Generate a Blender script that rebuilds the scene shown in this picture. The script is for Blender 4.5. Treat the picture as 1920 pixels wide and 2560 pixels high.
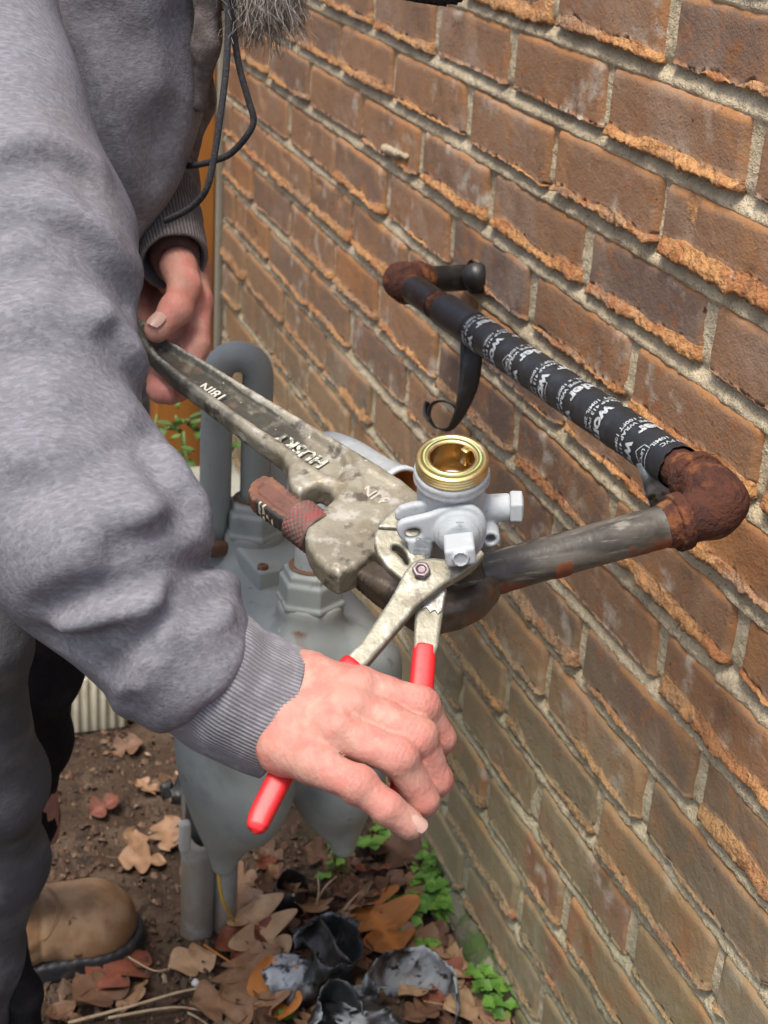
import bpy, bmesh, math, random
import numpy as np
for _o in list(bpy.data.objects): bpy.data.objects.remove(_o)
S = bpy.context.scene
C = S.collection
rng = np.random.default_rng(7); random.seed(7)

# ---------------------------------------------------------------- camera
G = 0.968                       # the ground is z = 0; the wall face is the plane y = 0, x runs along it
FPX = 3900.0                    # focal length in pixels of the 1920 x 2560 photograph
CAM = np.array([1.16913065, -0.592157, 0.18003491 + G])
R3 = np.array([[0.31274316, 0.94805628, 0.05814647],
               [-0.40788659, 0.07876328, 0.90962897],
               [-0.85779965, 0.3081974, -0.41133212]])      # right, up, forward
cam = bpy.data.cameras.new('camera'); camo = bpy.data.objects.new('camera', cam); C.objects.link(camo)
from mathutils import Matrix, Vector
mw = Matrix.Identity(4)
for i in range(3):
    mw[i][0] = R3[0][i]; mw[i][1] = R3[1][i]; mw[i][2] = -R3[2][i]; mw[i][3] = CAM[i]
camo.matrix_world = mw
cam.sensor_fit = 'VERTICAL'; cam.sensor_height = 36.0; cam.lens = FPX / 2560 * 36.0
cam.clip_start = 0.05; cam.clip_end = 500
cam.dof.use_dof = True; cam.dof.focus_distance = 0.98; cam.dof.aperture_fstop = 17.0
S.camera = camo

# ---------------------------------------------------------------- daylight (overcast)
W = bpy.data.worlds.new('World'); S.world = W; W.use_nodes = True
wt = W.node_tree; bg = wt.nodes['Background']
sky = wt.nodes.new('ShaderNodeTexSky'); sky.sky_type = 'NISHITA'; sky.sun_disc = False
SUN_EL, SUN_AZ = math.radians(66), math.radians(140)
sky.sun_elevation = SUN_EL; sky.sun_rotation = SUN_AZ; sky.dust_density = 4.0; sky.air_density = 1.0; sky.ozone_density = 0.6
wt.links.new(sky.outputs[0], bg.inputs[0]); bg.inputs[1].default_value = 0.105
sl = bpy.data.lights.new('sun', 'SUN'); sl.energy = 1.5; sl.angle = math.radians(18); sl.color = (1, 0.95, 0.88)
so = bpy.data.objects.new('sun', sl); C.objects.link(so); so.location = (1, -2, 4)
sd = Vector((math.sin(SUN_AZ) * math.cos(SUN_EL), math.cos(SUN_AZ) * math.cos(SUN_EL), math.sin(SUN_EL)))
so.rotation_euler = (-sd).to_track_quat('-Z', 'Y').to_euler()
S.view_settings.view_transform = 'Standard'; S.view_settings.look = 'None'
S.view_settings.exposure = 1.15; S.view_settings.gamma = 1.0; S.view_settings.use_curve_mapping = False
S.cycles.max_bounces = 6

# ---------------------------------------------------------------- measuring helpers
def ray(x, y):
    return np.array([(x - 960) / FPX, -(y - 1280) / FPX, 1.0]) @ R3
def at(x, y, d):                 # a point d metres in front of the lens
    return CAM + ray(x, y) * d
def on_y(x, y, Y):               # a point at distance -Y from the wall face
    r = ray(x, y); return CAM + r * ((Y - CAM[1]) / r[1])
def on_z(x, y, Z=0.0):           # a point on the ground
    r = ray(x, y); return CAM + r * ((Z - CAM[2]) / r[2])
def mm(px, d): return px * d / FPX
RT, UP, FW = R3

# ---------------------------------------------------------------- noise, distance fields, surfaces
def _h(ix, iy, iz, s):
    n = (ix.astype(np.int64) * 374761393 + iy.astype(np.int64) * 668265263 + iz.astype(np.int64) * 2147483647 + s * 1274126177) & 0xffffffff
    n = ((n ^ (n >> 13)) * 1274126177) & 0xffffffff
    n = n ^ (n >> 16)
    return (n & 0xffff).astype(np.float32) / 32767.5 - 1.0
def vn(P, sc=1.0, seed=0, octv=1):
    P = np.asarray(P, np.float32) * np.asarray(sc, np.float32)
    out = np.zeros(P.shape[0], np.float32); amp = 1.0; tot = 0
    for o in range(octv):
        Q = P * (2.0 ** o) + 17.3 * o
        i = np.floor(Q); f = Q - i; i = i.astype(np.int64); f = f * f * (3 - 2 * f)
        r = 0
        for dx in (0, 1):
            wx = f[:, 0] if dx else 1 - f[:, 0]
            for dy in (0, 1):
                wy = f[:, 1] if dy else 1 - f[:, 1]
                for dz in (0, 1):
                    wz = f[:, 2] if dz else 1 - f[:, 2]
                    r = r + wx * wy * wz * _h(i[:, 0] + dx, i[:, 1] + dy, i[:, 2] + dz, seed + o)
        out += amp * r; tot += amp; amp *= 0.5
    return out / tot
def n1(x, sc, seed, octv=2):
    x = np.atleast_1d(np.asarray(x, np.float32))
    return vn(np.stack([x, 0 * x + .37, 0 * x + .71], 1), sc, seed, octv)
def sst(a, b, x):
    t = np.clip((x - a) / (b - a), 0, 1); return t * t * (3 - 2 * t)
def smin(a, b, k):
    h = np.clip(0.5 + 0.5 * (b - a) / k, 0, 1); return b * (1 - h) + a * h - k * h * (1 - h)
def smax(a, b, k): return -smin(-a, -b, k)
def cap(P, a, b, ra, rb=None):
    rb = ra if rb is None else rb
    a = np.asarray(a, np.float32); b = np.asarray(b, np.float32); ab = b - a
    t = np.clip(((P - a) @ ab) / max(float(ab @ ab), 1e-12), 0, 1)
    return np.linalg.norm(P - a - t[:, None] * ab, axis=1) - (ra + (rb - ra) * t)
def chain(P, pts, rs, k=0.006):
    d = None
    for i in range(len(pts) - 1):
        c = cap(P, pts[i], pts[i + 1], rs[i], rs[i + 1]); d = c if d is None else smin(d, c, k)
    return d
def ell(P, c, r, A=None):        # A rows are the axes
    Q = P - np.asarray(c, np.float32)
    if A is not None: Q = Q @ np.asarray(A, np.float32).T
    r = np.asarray(r, np.float32)
    k0 = np.linalg.norm(Q / r, axis=1); k1 = np.linalg.norm(Q / (r * r), axis=1) + 1e-9
    return k0 * (k0 - 1) / k1
def rbox(Q, h, r):
    q = np.abs(Q) - (np.asarray(h, np.float32) - r)
    return np.linalg.norm(np.maximum(q, 0), axis=1) + np.minimum(q.max(1), 0) - r
def cyl(P, a, b, r, rd=0.001):   # flat-ended cylinder with eased rims
    a = np.asarray(a, np.float32); b = np.asarray(b, np.float32); ax = b - a; L = np.linalg.norm(ax); ax = ax / L
    q = P - (a + b) / 2; z = q @ ax; rad = np.linalg.norm(q - z[:, None] * ax, axis=1)
    d0 = rad - r + rd; d1 = np.abs(z) - L / 2 + rd
    return np.minimum(np.maximum(d0, d1), 0) + np.hypot(np.maximum(d0, 0), np.maximum(d1, 0)) - rd
def hexp(P, a, b, r, rd=0.001):
    a = np.asarray(a, np.float32); b = np.asarray(b, np.float32); ax = b - a; L = np.linalg.norm(ax); ax = ax / L
    t = np.array([0, 0, 1.0]) if abs(ax[2]) < .8 else np.array([1.0, 0, 0])
    u = np.cross(ax, t); u /= np.linalg.norm(u); v = np.cross(ax, u)
    q = P - (a + b) / 2; z = q @ ax; x = q @ u; y = q @ v
    d0 = np.max([np.abs(x * math.cos(k * math.pi / 3) + y * math.sin(k * math.pi / 3)) for k in range(3)], axis=0) - r + rd
    d1 = np.abs(z) - L / 2 + rd
    return np.minimum(np.maximum(d0, d1), 0) + np.hypot(np.maximum(d0, 0), np.maximum(d1, 0)) - rd
def poly2(X, Y, pts):            # signed distance to a 2-D polygon
    pts = np.asarray(pts, np.float32); n = len(pts)
    d = np.full(X.shape, 1e9, np.float32); s = np.ones(X.shape, np.float32)
    for i in range(n):
        ax, ay = pts[i]; bx, by = pts[i - 1]
        ex, ey = bx - ax, by - ay; wx, wy = X - ax, Y - ay
        t = np.clip((wx * ex + wy * ey) / (ex * ex + ey * ey + 1e-12), 0, 1)
        d = np.minimum(d, (wx - ex * t) ** 2 + (wy - ey * t) ** 2)
        c1 = Y >= ay; c2 = Y < by; c3 = ex * wy > ey * wx
        flip = (c1 & c2 & c3) | (~c1 & ~c2 & ~c3); s = np.where(flip, -s, s)
    return s * np.sqrt(d)
_CE = [(0, 1), (2, 3), (4, 5), (6, 7), (0, 2), (1, 3), (4, 6), (5, 7), (0, 4), (1, 5), (2, 6), (3, 7)]
_CO = np.array([[i & 1, (i >> 1) & 1, (i >> 2) & 1] for i in range(8)])
def snet(fn, lo, hi, h):         # surface nets: a smooth quad mesh of fn = 0
    lo = np.asarray(lo, np.float64); n = np.ceil((np.asarray(hi) - lo) / h).astype(int) + 1
    g = [lo[i] + h * np.arange(n[i]) for i in range(3)]
    P = np.stack(np.meshgrid(*g, indexing='ij'), -1).reshape(-1, 3).astype(np.float32)
    v = np.empty(len(P), np.float32)
    for i in range(0, len(P), 400000): v[i:i + 400000] = fn(P[i:i + 400000])
    v = v.reshape(n); s = v < 0
    cs = np.zeros(n - 1, np.int8)
    for c in _CO: cs += s[c[0]:n[0] - 1 + c[0], c[1]:n[1] - 1 + c[1], c[2]:n[2] - 1 + c[2]]
    act = np.argwhere((cs > 0) & (cs < 8))
    val = np.stack([v[act[:, 0] + c[0], act[:, 1] + c[1], act[:, 2] + c[2]] for c in _CO], 1)
    pos = np.zeros((len(act), 3)); cnt = np.zeros(len(act))
    for a, b in _CE:
        va, vb = val[:, a], val[:, b]; x = (va < 0) != (vb < 0)
        t = np.where(x, va / np.where(x, va - vb, 1), 0)
        pos += np.where(x[:, None], _CO[a] + t[:, None] * (_CO[b] - _CO[a]), 0); cnt += x
    V = lo + (act + pos / cnt[:, None]) * h
    idx = -np.ones(n - 1, np.int64); idx[tuple(act.T)] = np.arange(len(act))
    F = []
    for ax in range(3):
        o1, o2 = (ax + 1) % 3, (ax + 2) % 3
        sl_a = [slice(None)] * 3; sl_b = [slice(None)] * 3
        sl_a[ax] = slice(0, n[ax] - 1); sl_b[ax] = slice(1, n[ax])
        for o in (o1, o2): sl_a[o] = slice(1, n[o] - 1); sl_b[o] = slice(1, n[o] - 1)
        A, B = s[tuple(sl_a)], s[tuple(sl_b)]
        for sgn in (0, 1):
            e = np.argwhere(A & ~B if sgn == 0 else B & ~A)
            off = np.zeros(3, int); off[o1] = 1; off[o2] = 1; e = e + off
            def cell(d1, d2):
                q = e.copy(); q[:, o1] += d1; q[:, o2] += d2; return idx[tuple(q.T)]
            q = np.stack([cell(-1, -1), cell(0, -1), cell(0, 0), cell(-1, 0)], 1)
            F.append(q if sgn == 0 else q[:, ::-1])
    F = np.concatenate(F); F = F[(F >= 0).all(1)]
    return V, F

# ---------------------------------------------------------------- objects
def fast(name, V, F, smooth=True, attrs=None):
    V = np.asarray(V, np.float32); me = bpy.data.meshes.new(name)
    if isinstance(F, np.ndarray) and F.ndim == 2:
        k = F.shape[1]
        me.vertices.add(len(V)); me.vertices.foreach_set('co', V.ravel())
        me.loops.add(F.size); me.loops.foreach_set('vertex_index', F.astype(np.int32).ravel())
        me.polygons.add(len(F)); me.polygons.foreach_set('loop_start', np.arange(0, F.size, k, dtype=np.int32))
        me.update(calc_edges=True); me.validate()
    else:
        me.from_pydata([tuple(v) for v in V.tolist()], [], [tuple(int(i) for i in f) for f in F])
    if smooth: me.polygons.foreach_set('use_smooth', np.ones(len(me.polygons), bool))
    for k_, a in (attrs or {}).items():
        at_ = me.attributes.new(k_, 'FLOAT', 'POINT'); at_.data.foreach_set('value', np.asarray(a, np.float32))
    return me
def origin(o):
    p = np.zeros(3)
    while o is not None: p = p + np.array(o.location); o = o.parent
    return p
def tag(o, label=None, cat=None, group=None, kind=None):
    for k, v in (('label', label), ('category', cat), ('group', group), ('kind', kind)):
        if v: o[k] = v
    return o
def thing(name, loc, label, cat, group=None):
    o = bpy.data.objects.new(name, None); C.objects.link(o); o.location = tuple(map(float, loc)); o.empty_display_size = .02
    return tag(o, label, cat, group)
def obj(name, V, F, m, parent=None, smooth=True, attrs=None, org=None):
    V = np.asarray(V, np.float64)
    if org is None:
        org = origin(parent) if parent is not None else np.array([(V[:, 0].min() + V[:, 0].max()) / 2, (V[:, 1].min() + V[:, 1].max()) / 2, V[:, 2].min()])
    org = np.asarray(org, float)
    me = fast(name, V - org, F, smooth, attrs); me.materials.append(m)
    o = bpy.data.objects.new(name, me); C.objects.link(o)
    if parent is not None:
        o.parent = parent; o.location = tuple(org - origin(parent))
    else: o.location = tuple(org)
    return o
def sdf_obj(name, fn, lo, hi, h, m, parent=None, **k):
    V, F = snet(fn, lo, hi, h); return obj(name, V, F, m, parent, **k)
def bb(pts, pad):
    p = np.asarray(pts); return p.min(0) - pad, p.max(0) + pad
def join(parts):
    Vs, Fs, n = [], [], 0
    for V, F in parts:
        Vs.append(np.asarray(V, float)); Fs += [[i + n for i in f] for f in (F.tolist() if isinstance(F, np.ndarray) else F)]; n += len(V)
    return np.concatenate(Vs), Fs
def box(c, h, A=None, bev=0.0):
    c = np.asarray(c, float); A = np.eye(3) if A is None else np.asarray(A, float)
    if bev <= 0:
        v = np.array([[x, y, z] for x in (-1, 1) for y in (-1, 1) for z in (-1, 1)], float) * h
        return c + v @ A, [[0, 1, 3, 2], [4, 6, 7, 5], [0, 4, 5, 1], [2, 3, 7, 6], [0, 2, 6, 4], [1, 5, 7, 3]]
    bm = bmesh.new(); bmesh.ops.create_cube(bm, size=2.0)
    for v in bm.verts: v.co = Vector((v.co.x * h[0], v.co.y * h[1], v.co.z * h[2]))
    bmesh.ops.bevel(bm, geom=bm.edges[:], offset=bev, segments=2, affect='EDGES', profile=.5)
    V = np.array([v.co[:] for v in bm.verts]); bm.verts.index_update(); F = [[v.index for v in f.verts] for f in bm.faces]; bm.free()
    return c + V @ A, F
def frame_of(d):
    d = np.asarray(d, float); d = d / np.linalg.norm(d); t = np.array([0, 0, 1.0]) if abs(d[2]) < .9 else np.array([1.0, 0, 0])
    u = np.cross(t, d); u /= np.linalg.norm(u); return u, np.cross(d, u), d
def spline(pts, n):
    pts = np.asarray(pts, float); m = len(pts); P = np.vstack([2 * pts[0] - pts[1], pts, 2 * pts[-1] - pts[-2]])
    out = []
    for i in range(m - 1):
        p0, p1, p2, p3 = P[i:i + 4]
        for t in np.arange(n) / n:
            out.append(.5 * (2 * p1 + (p2 - p0) * t + (2 * p0 - 5 * p1 + 4 * p2 - p3) * t * t + (3 * p1 - p0 - 3 * p2 + p3) * t ** 3))
    out.append(pts[-1]); return np.array(out)
def tube(path, r, ns=16, closed_ends=True, rfun=None):
    path = np.asarray(path, float); n = len(path); r = np.broadcast_to(np.asarray(r, float), (n,))
    T = np.gradient(path, axis=0); T /= np.linalg.norm(T, axis=1)[:, None] + 1e-12
    u, v, _ = frame_of(T[0]); V = []
    th = np.arange(ns) * 2 * math.pi / ns
    for i in range(n):
        u = u - T[i] * (u @ T[i]); u /= np.linalg.norm(u); v = np.cross(T[i], u)
        rr = r[i] * (np.ones(ns) if rfun is None else rfun(i, th))
        V.append(path[i] + (np.cos(th) * rr)[:, None] * u + (np.sin(th) * rr)[:, None] * v)
    V = np.concatenate(V); F = []
    for i in range(n - 1):
        for k in range(ns):
            k2 = (k + 1) % ns; F.append([i * ns + k, i * ns + k2, (i + 1) * ns + k2, (i + 1) * ns + k])
    if closed_ends: F.append(list(range(ns))[::-1]); F.append([(n - 1) * ns + k for k in range(ns)])
    return V, F
def lathe(prof, o, ax, ns=48, u=None, closed=False):   # prof: (radius, height) pairs along ax
    o = np.asarray(o, float); a, b, d = frame_of(ax)
    if u is not None:
        a = np.asarray(u, float) - d * (np.asarray(u) @ d); a /= np.linalg.norm(a); b = np.cross(d, a)
    th = np.arange(ns) * 2 * math.pi / ns; V = []; F = []
    for r, z in prof: V.append(o + d * z + r * (np.cos(th)[:, None] * a + np.sin(th)[:, None] * b))
    n = len(prof)
    for i in range(n - 1 + (1 if closed else 0)):
        j = (i + 1) % n
        for k in range(ns):
            k2 = (k + 1) % ns; F.append([i * ns + k, i * ns + k2, j * ns + k2, j * ns + k])
    return np.concatenate(V), F
def text2(s, size, bold=0.0, sp=1.0):                  # flat lettering as a mesh in x, y
    cu = bpy.data.curves.new('t', 'FONT'); cu.body = s; cu.size = size; cu.offset = bold; cu.resolution_u = 3
    cu.align_x = 'CENTER'; cu.align_y = 'CENTER'; cu.space_character = sp
    o = bpy.data.objects.new('t', cu); C.objects.link(o); bpy.context.view_layer.update()
    me = bpy.data.meshes.new_from_object(o.evaluated_get(bpy.context.evaluated_depsgraph_get()))
    bpy.data.objects.remove(o); bpy.data.curves.remove(cu); return me
def text_cut(s, size, bold, step, axis, sp=1.0):       # the same, sliced so that it can be bent
    me = text2(s, size, bold, sp); bm = bmesh.new(); bm.from_mesh(me); bpy.data.meshes.remove(me)
    if step:
        xs = [v.co[axis] for v in bm.verts]
        if xs:
            x = min(xs) + step
            while x < max(xs):
                nrm = [0, 0, 0]; nrm[axis] = 1; co = [0, 0, 0]; co[axis] = x
                bmesh.ops.bisect_plane(bm, geom=bm.verts[:] + bm.edges[:] + bm.faces[:], plane_co=co, plane_no=nrm); x += step
    bm.verts.index_update(); V = np.array([v.co[:] for v in bm.verts]).reshape(-1, 3); F = [[v.index for v in f.verts] for f in bm.faces]; bm.free()
    return V, F
def flat_text(s, size, o, ex, ey, bold=0.0, sp=1.0):
    V, F = text_cut(s, size, bold, 0, 0, sp)
    return np.asarray(o) + V[:, :1] * np.asarray(ex) + V[:, 1:2] * np.asarray(ey), F

# ---------------------------------------------------------------- materials
def M(name, col, rough=.5, metal=0.0, layers=(), bump=(), spec=.5, sss=0.0, rl=None, coat=0.0):
    m = bpy.data.materials.new(name); m.use_nodes = True; nt = m.node_tree; N = nt.nodes; L = nt.links
    b = N['Principled BSDF']; tc = N.new('ShaderNodeTexCoord'); oi = N.new('ShaderNodeObjectInfo'); geo = N.new('ShaderNodeNewGeometry')
    ad = N.new('ShaderNodeVectorMath'); ad.operation = 'MULTIPLY_ADD'
    cb = N.new('ShaderNodeCombineXYZ')
    for i in range(3): L.new(oi.outputs['Random'], cb.inputs[i])
    L.new(cb.outputs[0], ad.inputs[0]); ad.inputs[1].default_value = (3.1, 5.7, 4.3); L.new(tc.outputs['Object'], ad.inputs[2]); vec = ad.outputs[0]
    def noise(scale, detail=4, stretch=(1, 1, 1), rgh=.55, seed=0.0):
        mp = N.new('ShaderNodeMapping'); mp.inputs['Scale'].default_value = stretch; mp.inputs['Location'].default_value = (seed, seed * .7, seed * 1.3)
        L.new(vec, mp.inputs[0]); n = N.new('ShaderNodeTexNoise'); n.inputs['Scale'].default_value = scale
        n.inputs['Detail'].default_value = detail; n.inputs['Roughness'].default_value = rgh; L.new(mp.outputs[0], n.inputs['Vector']); return n.outputs[0]
    def mr(x, a, c, f=1.0):
        r = N.new('ShaderNodeMapRange'); r.interpolation_type = 'SMOOTHSTEP'; r.inputs[1].default_value = a; r.inputs[2].default_value = c; r.inputs[4].default_value = f
        L.new(x, r.inputs[0]); return r.outputs[0]
    def mul(x, y):
        q = N.new('ShaderNodeMath'); q.operation = 'MULTIPLY'; L.new(x, q.inputs[0])
        if isinstance(y, float): q.inputs[1].default_value = y
        else: L.new(y, q.inputs[1])
        return q.outputs[0]
    cur = None; rcur = None
    rgb = N.new('ShaderNodeRGB'); rgb.outputs[0].default_value = (*col, 1); cur = rgb.outputs[0]
    rv = N.new('ShaderNodeValue'); rv.outputs[0].default_value = rough; rcur = rv.outputs[0]
    mv = N.new('ShaderNodeValue'); mv.outputs[0].default_value = metal; mcur = mv.outputs[0]
    for i, ly in enumerate(layers):
        k = ly[0]; c = ly[1]; a = ly[2]
        if k == 'n': f = mr(noise(a['s'], a.get('d', 4), a.get('st', (1, 1, 1)), a.get('r', .55), a.get('seed', i * 3.7)), a['lo'], a['hi'], a.get('f', 1.0))
        elif k == 'v':
            vo = N.new('ShaderNodeTexVoronoi'); vo.inputs['Scale'].default_value = a['s']; L.new(vec, vo.inputs['Vector']); f = mr(vo.outputs['Distance'], a['lo'], a['hi'], a.get('f', 1.0))
        elif k == 'a':
            at_ = N.new('ShaderNodeAttribute'); at_.attribute_name = a['n']; src = at_.outputs['Fac']
            if 'nz' in a:
                q_ = N.new('ShaderNodeMath'); q_.operation = 'MULTIPLY_ADD'; L.new(noise(a['nz'][0], 4, (1, 1, 1), .65, 3.3), q_.inputs[0]); q_.inputs[1].default_value = a['nz'][1]; L.new(src, q_.inputs[2]); s2_ = N.new('ShaderNodeMath'); s2_.operation = 'SUBTRACT'; L.new(q_.outputs[0], s2_.inputs[0]); s2_.inputs[1].default_value = a['nz'][1] * .5; src = s2_.outputs[0]
            f = mr(src, a.get('lo', 0), a.get('hi', 1), a.get('f', 1.0))
        elif k == 'z':
            sx = N.new('ShaderNodeSeparateXYZ'); L.new(geo.outputs['Position'], sx.inputs[0]); f = mr(sx.outputs[a.get('ax', 2)], a['lo'], a['hi'], a.get('f', 1.0))
        elif k == 'o':
            sx = N.new('ShaderNodeSeparateXYZ'); L.new(tc.outputs['Object'], sx.inputs[0]); f = mr(sx.outputs[a.get('ax', 2)], a['lo'], a['hi'], a.get('f', 1.0))
        elif k == 'r': f = mr(oi.outputs['Random'], a['lo'], a['hi'], a.get('f', 1.0))
        elif k == 'p':                       # pointiness: worn edges and dirty hollows
            f = mr(geo.outputs['Pointiness'], a['lo'], a['hi'], a.get('f', 1.0))
        if 'mod' in a: q = a['mod']; f = mul(f, mr(noise(q['s'], q.get('d', 4), q.get('st', (1, 1, 1)), .6, i * 5.1 + 2), q['lo'], q['hi']))
        if 'fix' in a:
            at_ = N.new('ShaderNodeAttribute'); at_.attribute_name = a['fix']; f = mul(f, at_.outputs['Fac'])
        mx = N.new('ShaderNodeMix'); mx.data_type = 'RGBA'; mx.blend_type = a.get('bl', 'MIX'); L.new(f, mx.inputs[0]); L.new(cur, mx.inputs[6]); mx.inputs[7].default_value = (*c, 1); cur = mx.outputs[2]
        if 'rough' in a:
            x = N.new('ShaderNodeMix'); L.new(f, x.inputs[0]); L.new(rcur, x.inputs[2]); x.inputs[3].default_value = a['rough']; rcur = x.outputs[0]
        if 'metal' in a:
            x = N.new('ShaderNodeMix'); L.new(f, x.inputs[0]); L.new(mcur, x.inputs[2]); x.inputs[3].default_value = a['metal']; mcur = x.outputs[0]
    L.new(cur, b.inputs['Base Color']); L.new(rcur, b.inputs['Roughness']); L.new(mcur, b.inputs['Metallic'])
    b.inputs['Specular IOR Level'].default_value = spec
    if coat: b.inputs['Coat Weight'].default_value = coat; b.inputs['Coat Roughness'].default_value = .2
    if sss:
        b.inputs['Subsurface Weight'].default_value = sss; b.inputs['Subsurface Radius'].default_value = (.008, .003, .0015); b.inputs['Subsurface Scale'].default_value = 1.0
    prev = None
    for (s_, st_, dist, *rest) in bump:
        bn = N.new('ShaderNodeBump'); bn.inputs['Strength'].default_value = st_; bn.inputs['Distance'].default_value = dist
        hh_ = noise(s_, rest[0] if rest else 4, rest[1] if len(rest) > 1 else (1, 1, 1), .6, s_ * .01)
        if len(rest) > 2:
            at_ = N.new('ShaderNodeAttribute'); at_.attribute_name = rest[2]; hh_ = mul(hh_, at_.outputs['Fac'])
        L.new(hh_, bn.inputs['Height'])
        if prev: L.new(prev, bn.inputs['Normal'])
        prev = bn.outputs[0]
    if prev: L.new(prev, b.inputs['Normal'])
    return m
# ================================================================ the brick wall
m_brick = M('brick', (.275, .158, .092), .85, layers=[
    ('r', (.195, .125, .088), dict(lo=.5, hi=.7)), ('r', (.33, .155, .068), dict(lo=.80, hi=.9)), ('r', (.155, .11, .09), dict(lo=.18, hi=.12, f=.8)),
    ('n', (.38, .19, .08), dict(s=14, lo=.5, hi=.72, f=.75)), ('n', (.12, .078, .055), dict(s=9, lo=.52, hi=.75, f=.7, seed=4)),
    ('n', (.34, .13, .04), dict(s=60, lo=.56, hi=.66, f=.5, seed=9)),
    ('a', (.36, .17, .062), dict(n='rim', f=.75)),
    ('n', (.50, .44, .36), dict(s=34, lo=.50, hi=.68, f=.8, seed=2, mod=dict(s=7, lo=.50, hi=.60))), ('n', (.36, .27, .20), dict(s=11, lo=.5, hi=.75, f=.55, seed=31)),
    ('n', (.03, .022, .02), dict(s=130, lo=.69, hi=.73, f=.85, seed=5)),
    ('a', (.58, .30, .12), dict(n='lip', lo=.32, hi=.5, nz=(120, 1.0))), ('a', (.40, .25, .15), dict(n='lip', lo=.32, hi=.5, nz=(120, 1.0), mod=dict(s=5, lo=.48, hi=.6))),
    ('a', (.42, .17, .07), dict(n='lip', lo=.35, hi=.6, f=.75, nz=(120, 1.0), mod=dict(s=16, lo=.48, hi=.58))),
    ('a', (.60, .43, .28), dict(n='lip', lo=.3, hi=.6, f=.7, mod=dict(s=90, lo=.6, hi=.7))),
    ('a', (.22, .11, .055), dict(n='lip', lo=.3, hi=.6, f=.55, mod=dict(s=110, lo=.55, hi=.64))),
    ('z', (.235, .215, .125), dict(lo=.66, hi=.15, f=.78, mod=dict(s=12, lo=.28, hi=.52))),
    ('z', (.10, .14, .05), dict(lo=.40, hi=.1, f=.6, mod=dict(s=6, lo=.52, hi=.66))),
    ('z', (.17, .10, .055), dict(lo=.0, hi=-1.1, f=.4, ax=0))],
    bump=[(480, .55, .0014, 3), (190, .4, .0015, 3), (60, .5, .003, 4), (230, 1.0, .005, 5, (1, 1, 1), 'lip')], spec=.25)
m_mortar = M('mortar', (.60, .50, .335), .95, layers=[
    ('n', (.68, .585, .41), dict(s=30, lo=.45, hi=.65)), ('n', (.36, .30, .21), dict(s=18, lo=.52, hi=.7, f=.7, seed=3)),
    ('n', (.14, .12, .10), dict(s=330, lo=.62, hi=.70, f=.7)),
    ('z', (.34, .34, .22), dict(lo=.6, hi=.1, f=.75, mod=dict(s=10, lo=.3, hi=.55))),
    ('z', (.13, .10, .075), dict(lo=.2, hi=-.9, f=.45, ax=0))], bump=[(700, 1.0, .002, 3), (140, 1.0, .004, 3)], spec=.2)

CH, JT = .0677, .0142
KNOWN = {0: {-2: -.411, -1: -.205, 0: -.001, 1: .23}, 1: {-3.5: -.74, -2.5: -.535, -1.5: -.302, -.5: -.091, .5: .116},
         2: {-4: -.872, -3: -.644, -2: -.428, -1: -.227, 0: -.007, 1: .206}, 3: {-5.5: -1.218, -4.5: -.974, -3.5: -.744, -2.5: -.534, -1.5: -.322, -.5: -.109, .5: .096},
         4: {-5: -1.098, -4: -.853, -3: -.658}, 5: {-5.5: -1.172, -4.5: -.95, -3.5: -.728, -2.5: -.542, 1.5: .31},
         6: {-6: -1.28, -5: -1.066, -4: -.833, -3: -.646, -2: -.428, 1: .207}, 7: {-5.5: -1.201, -4.5: -.965, -3.5: -.754, .5: .074, 1.5: .291},
         8: {-5: -1.024, -4: -.833, 0: .013, 1: .217}, 9: {-.5: -.075, .5: .145}, 10: {0: .022}}
WX0, WX1 = -1.372, .74
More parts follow.
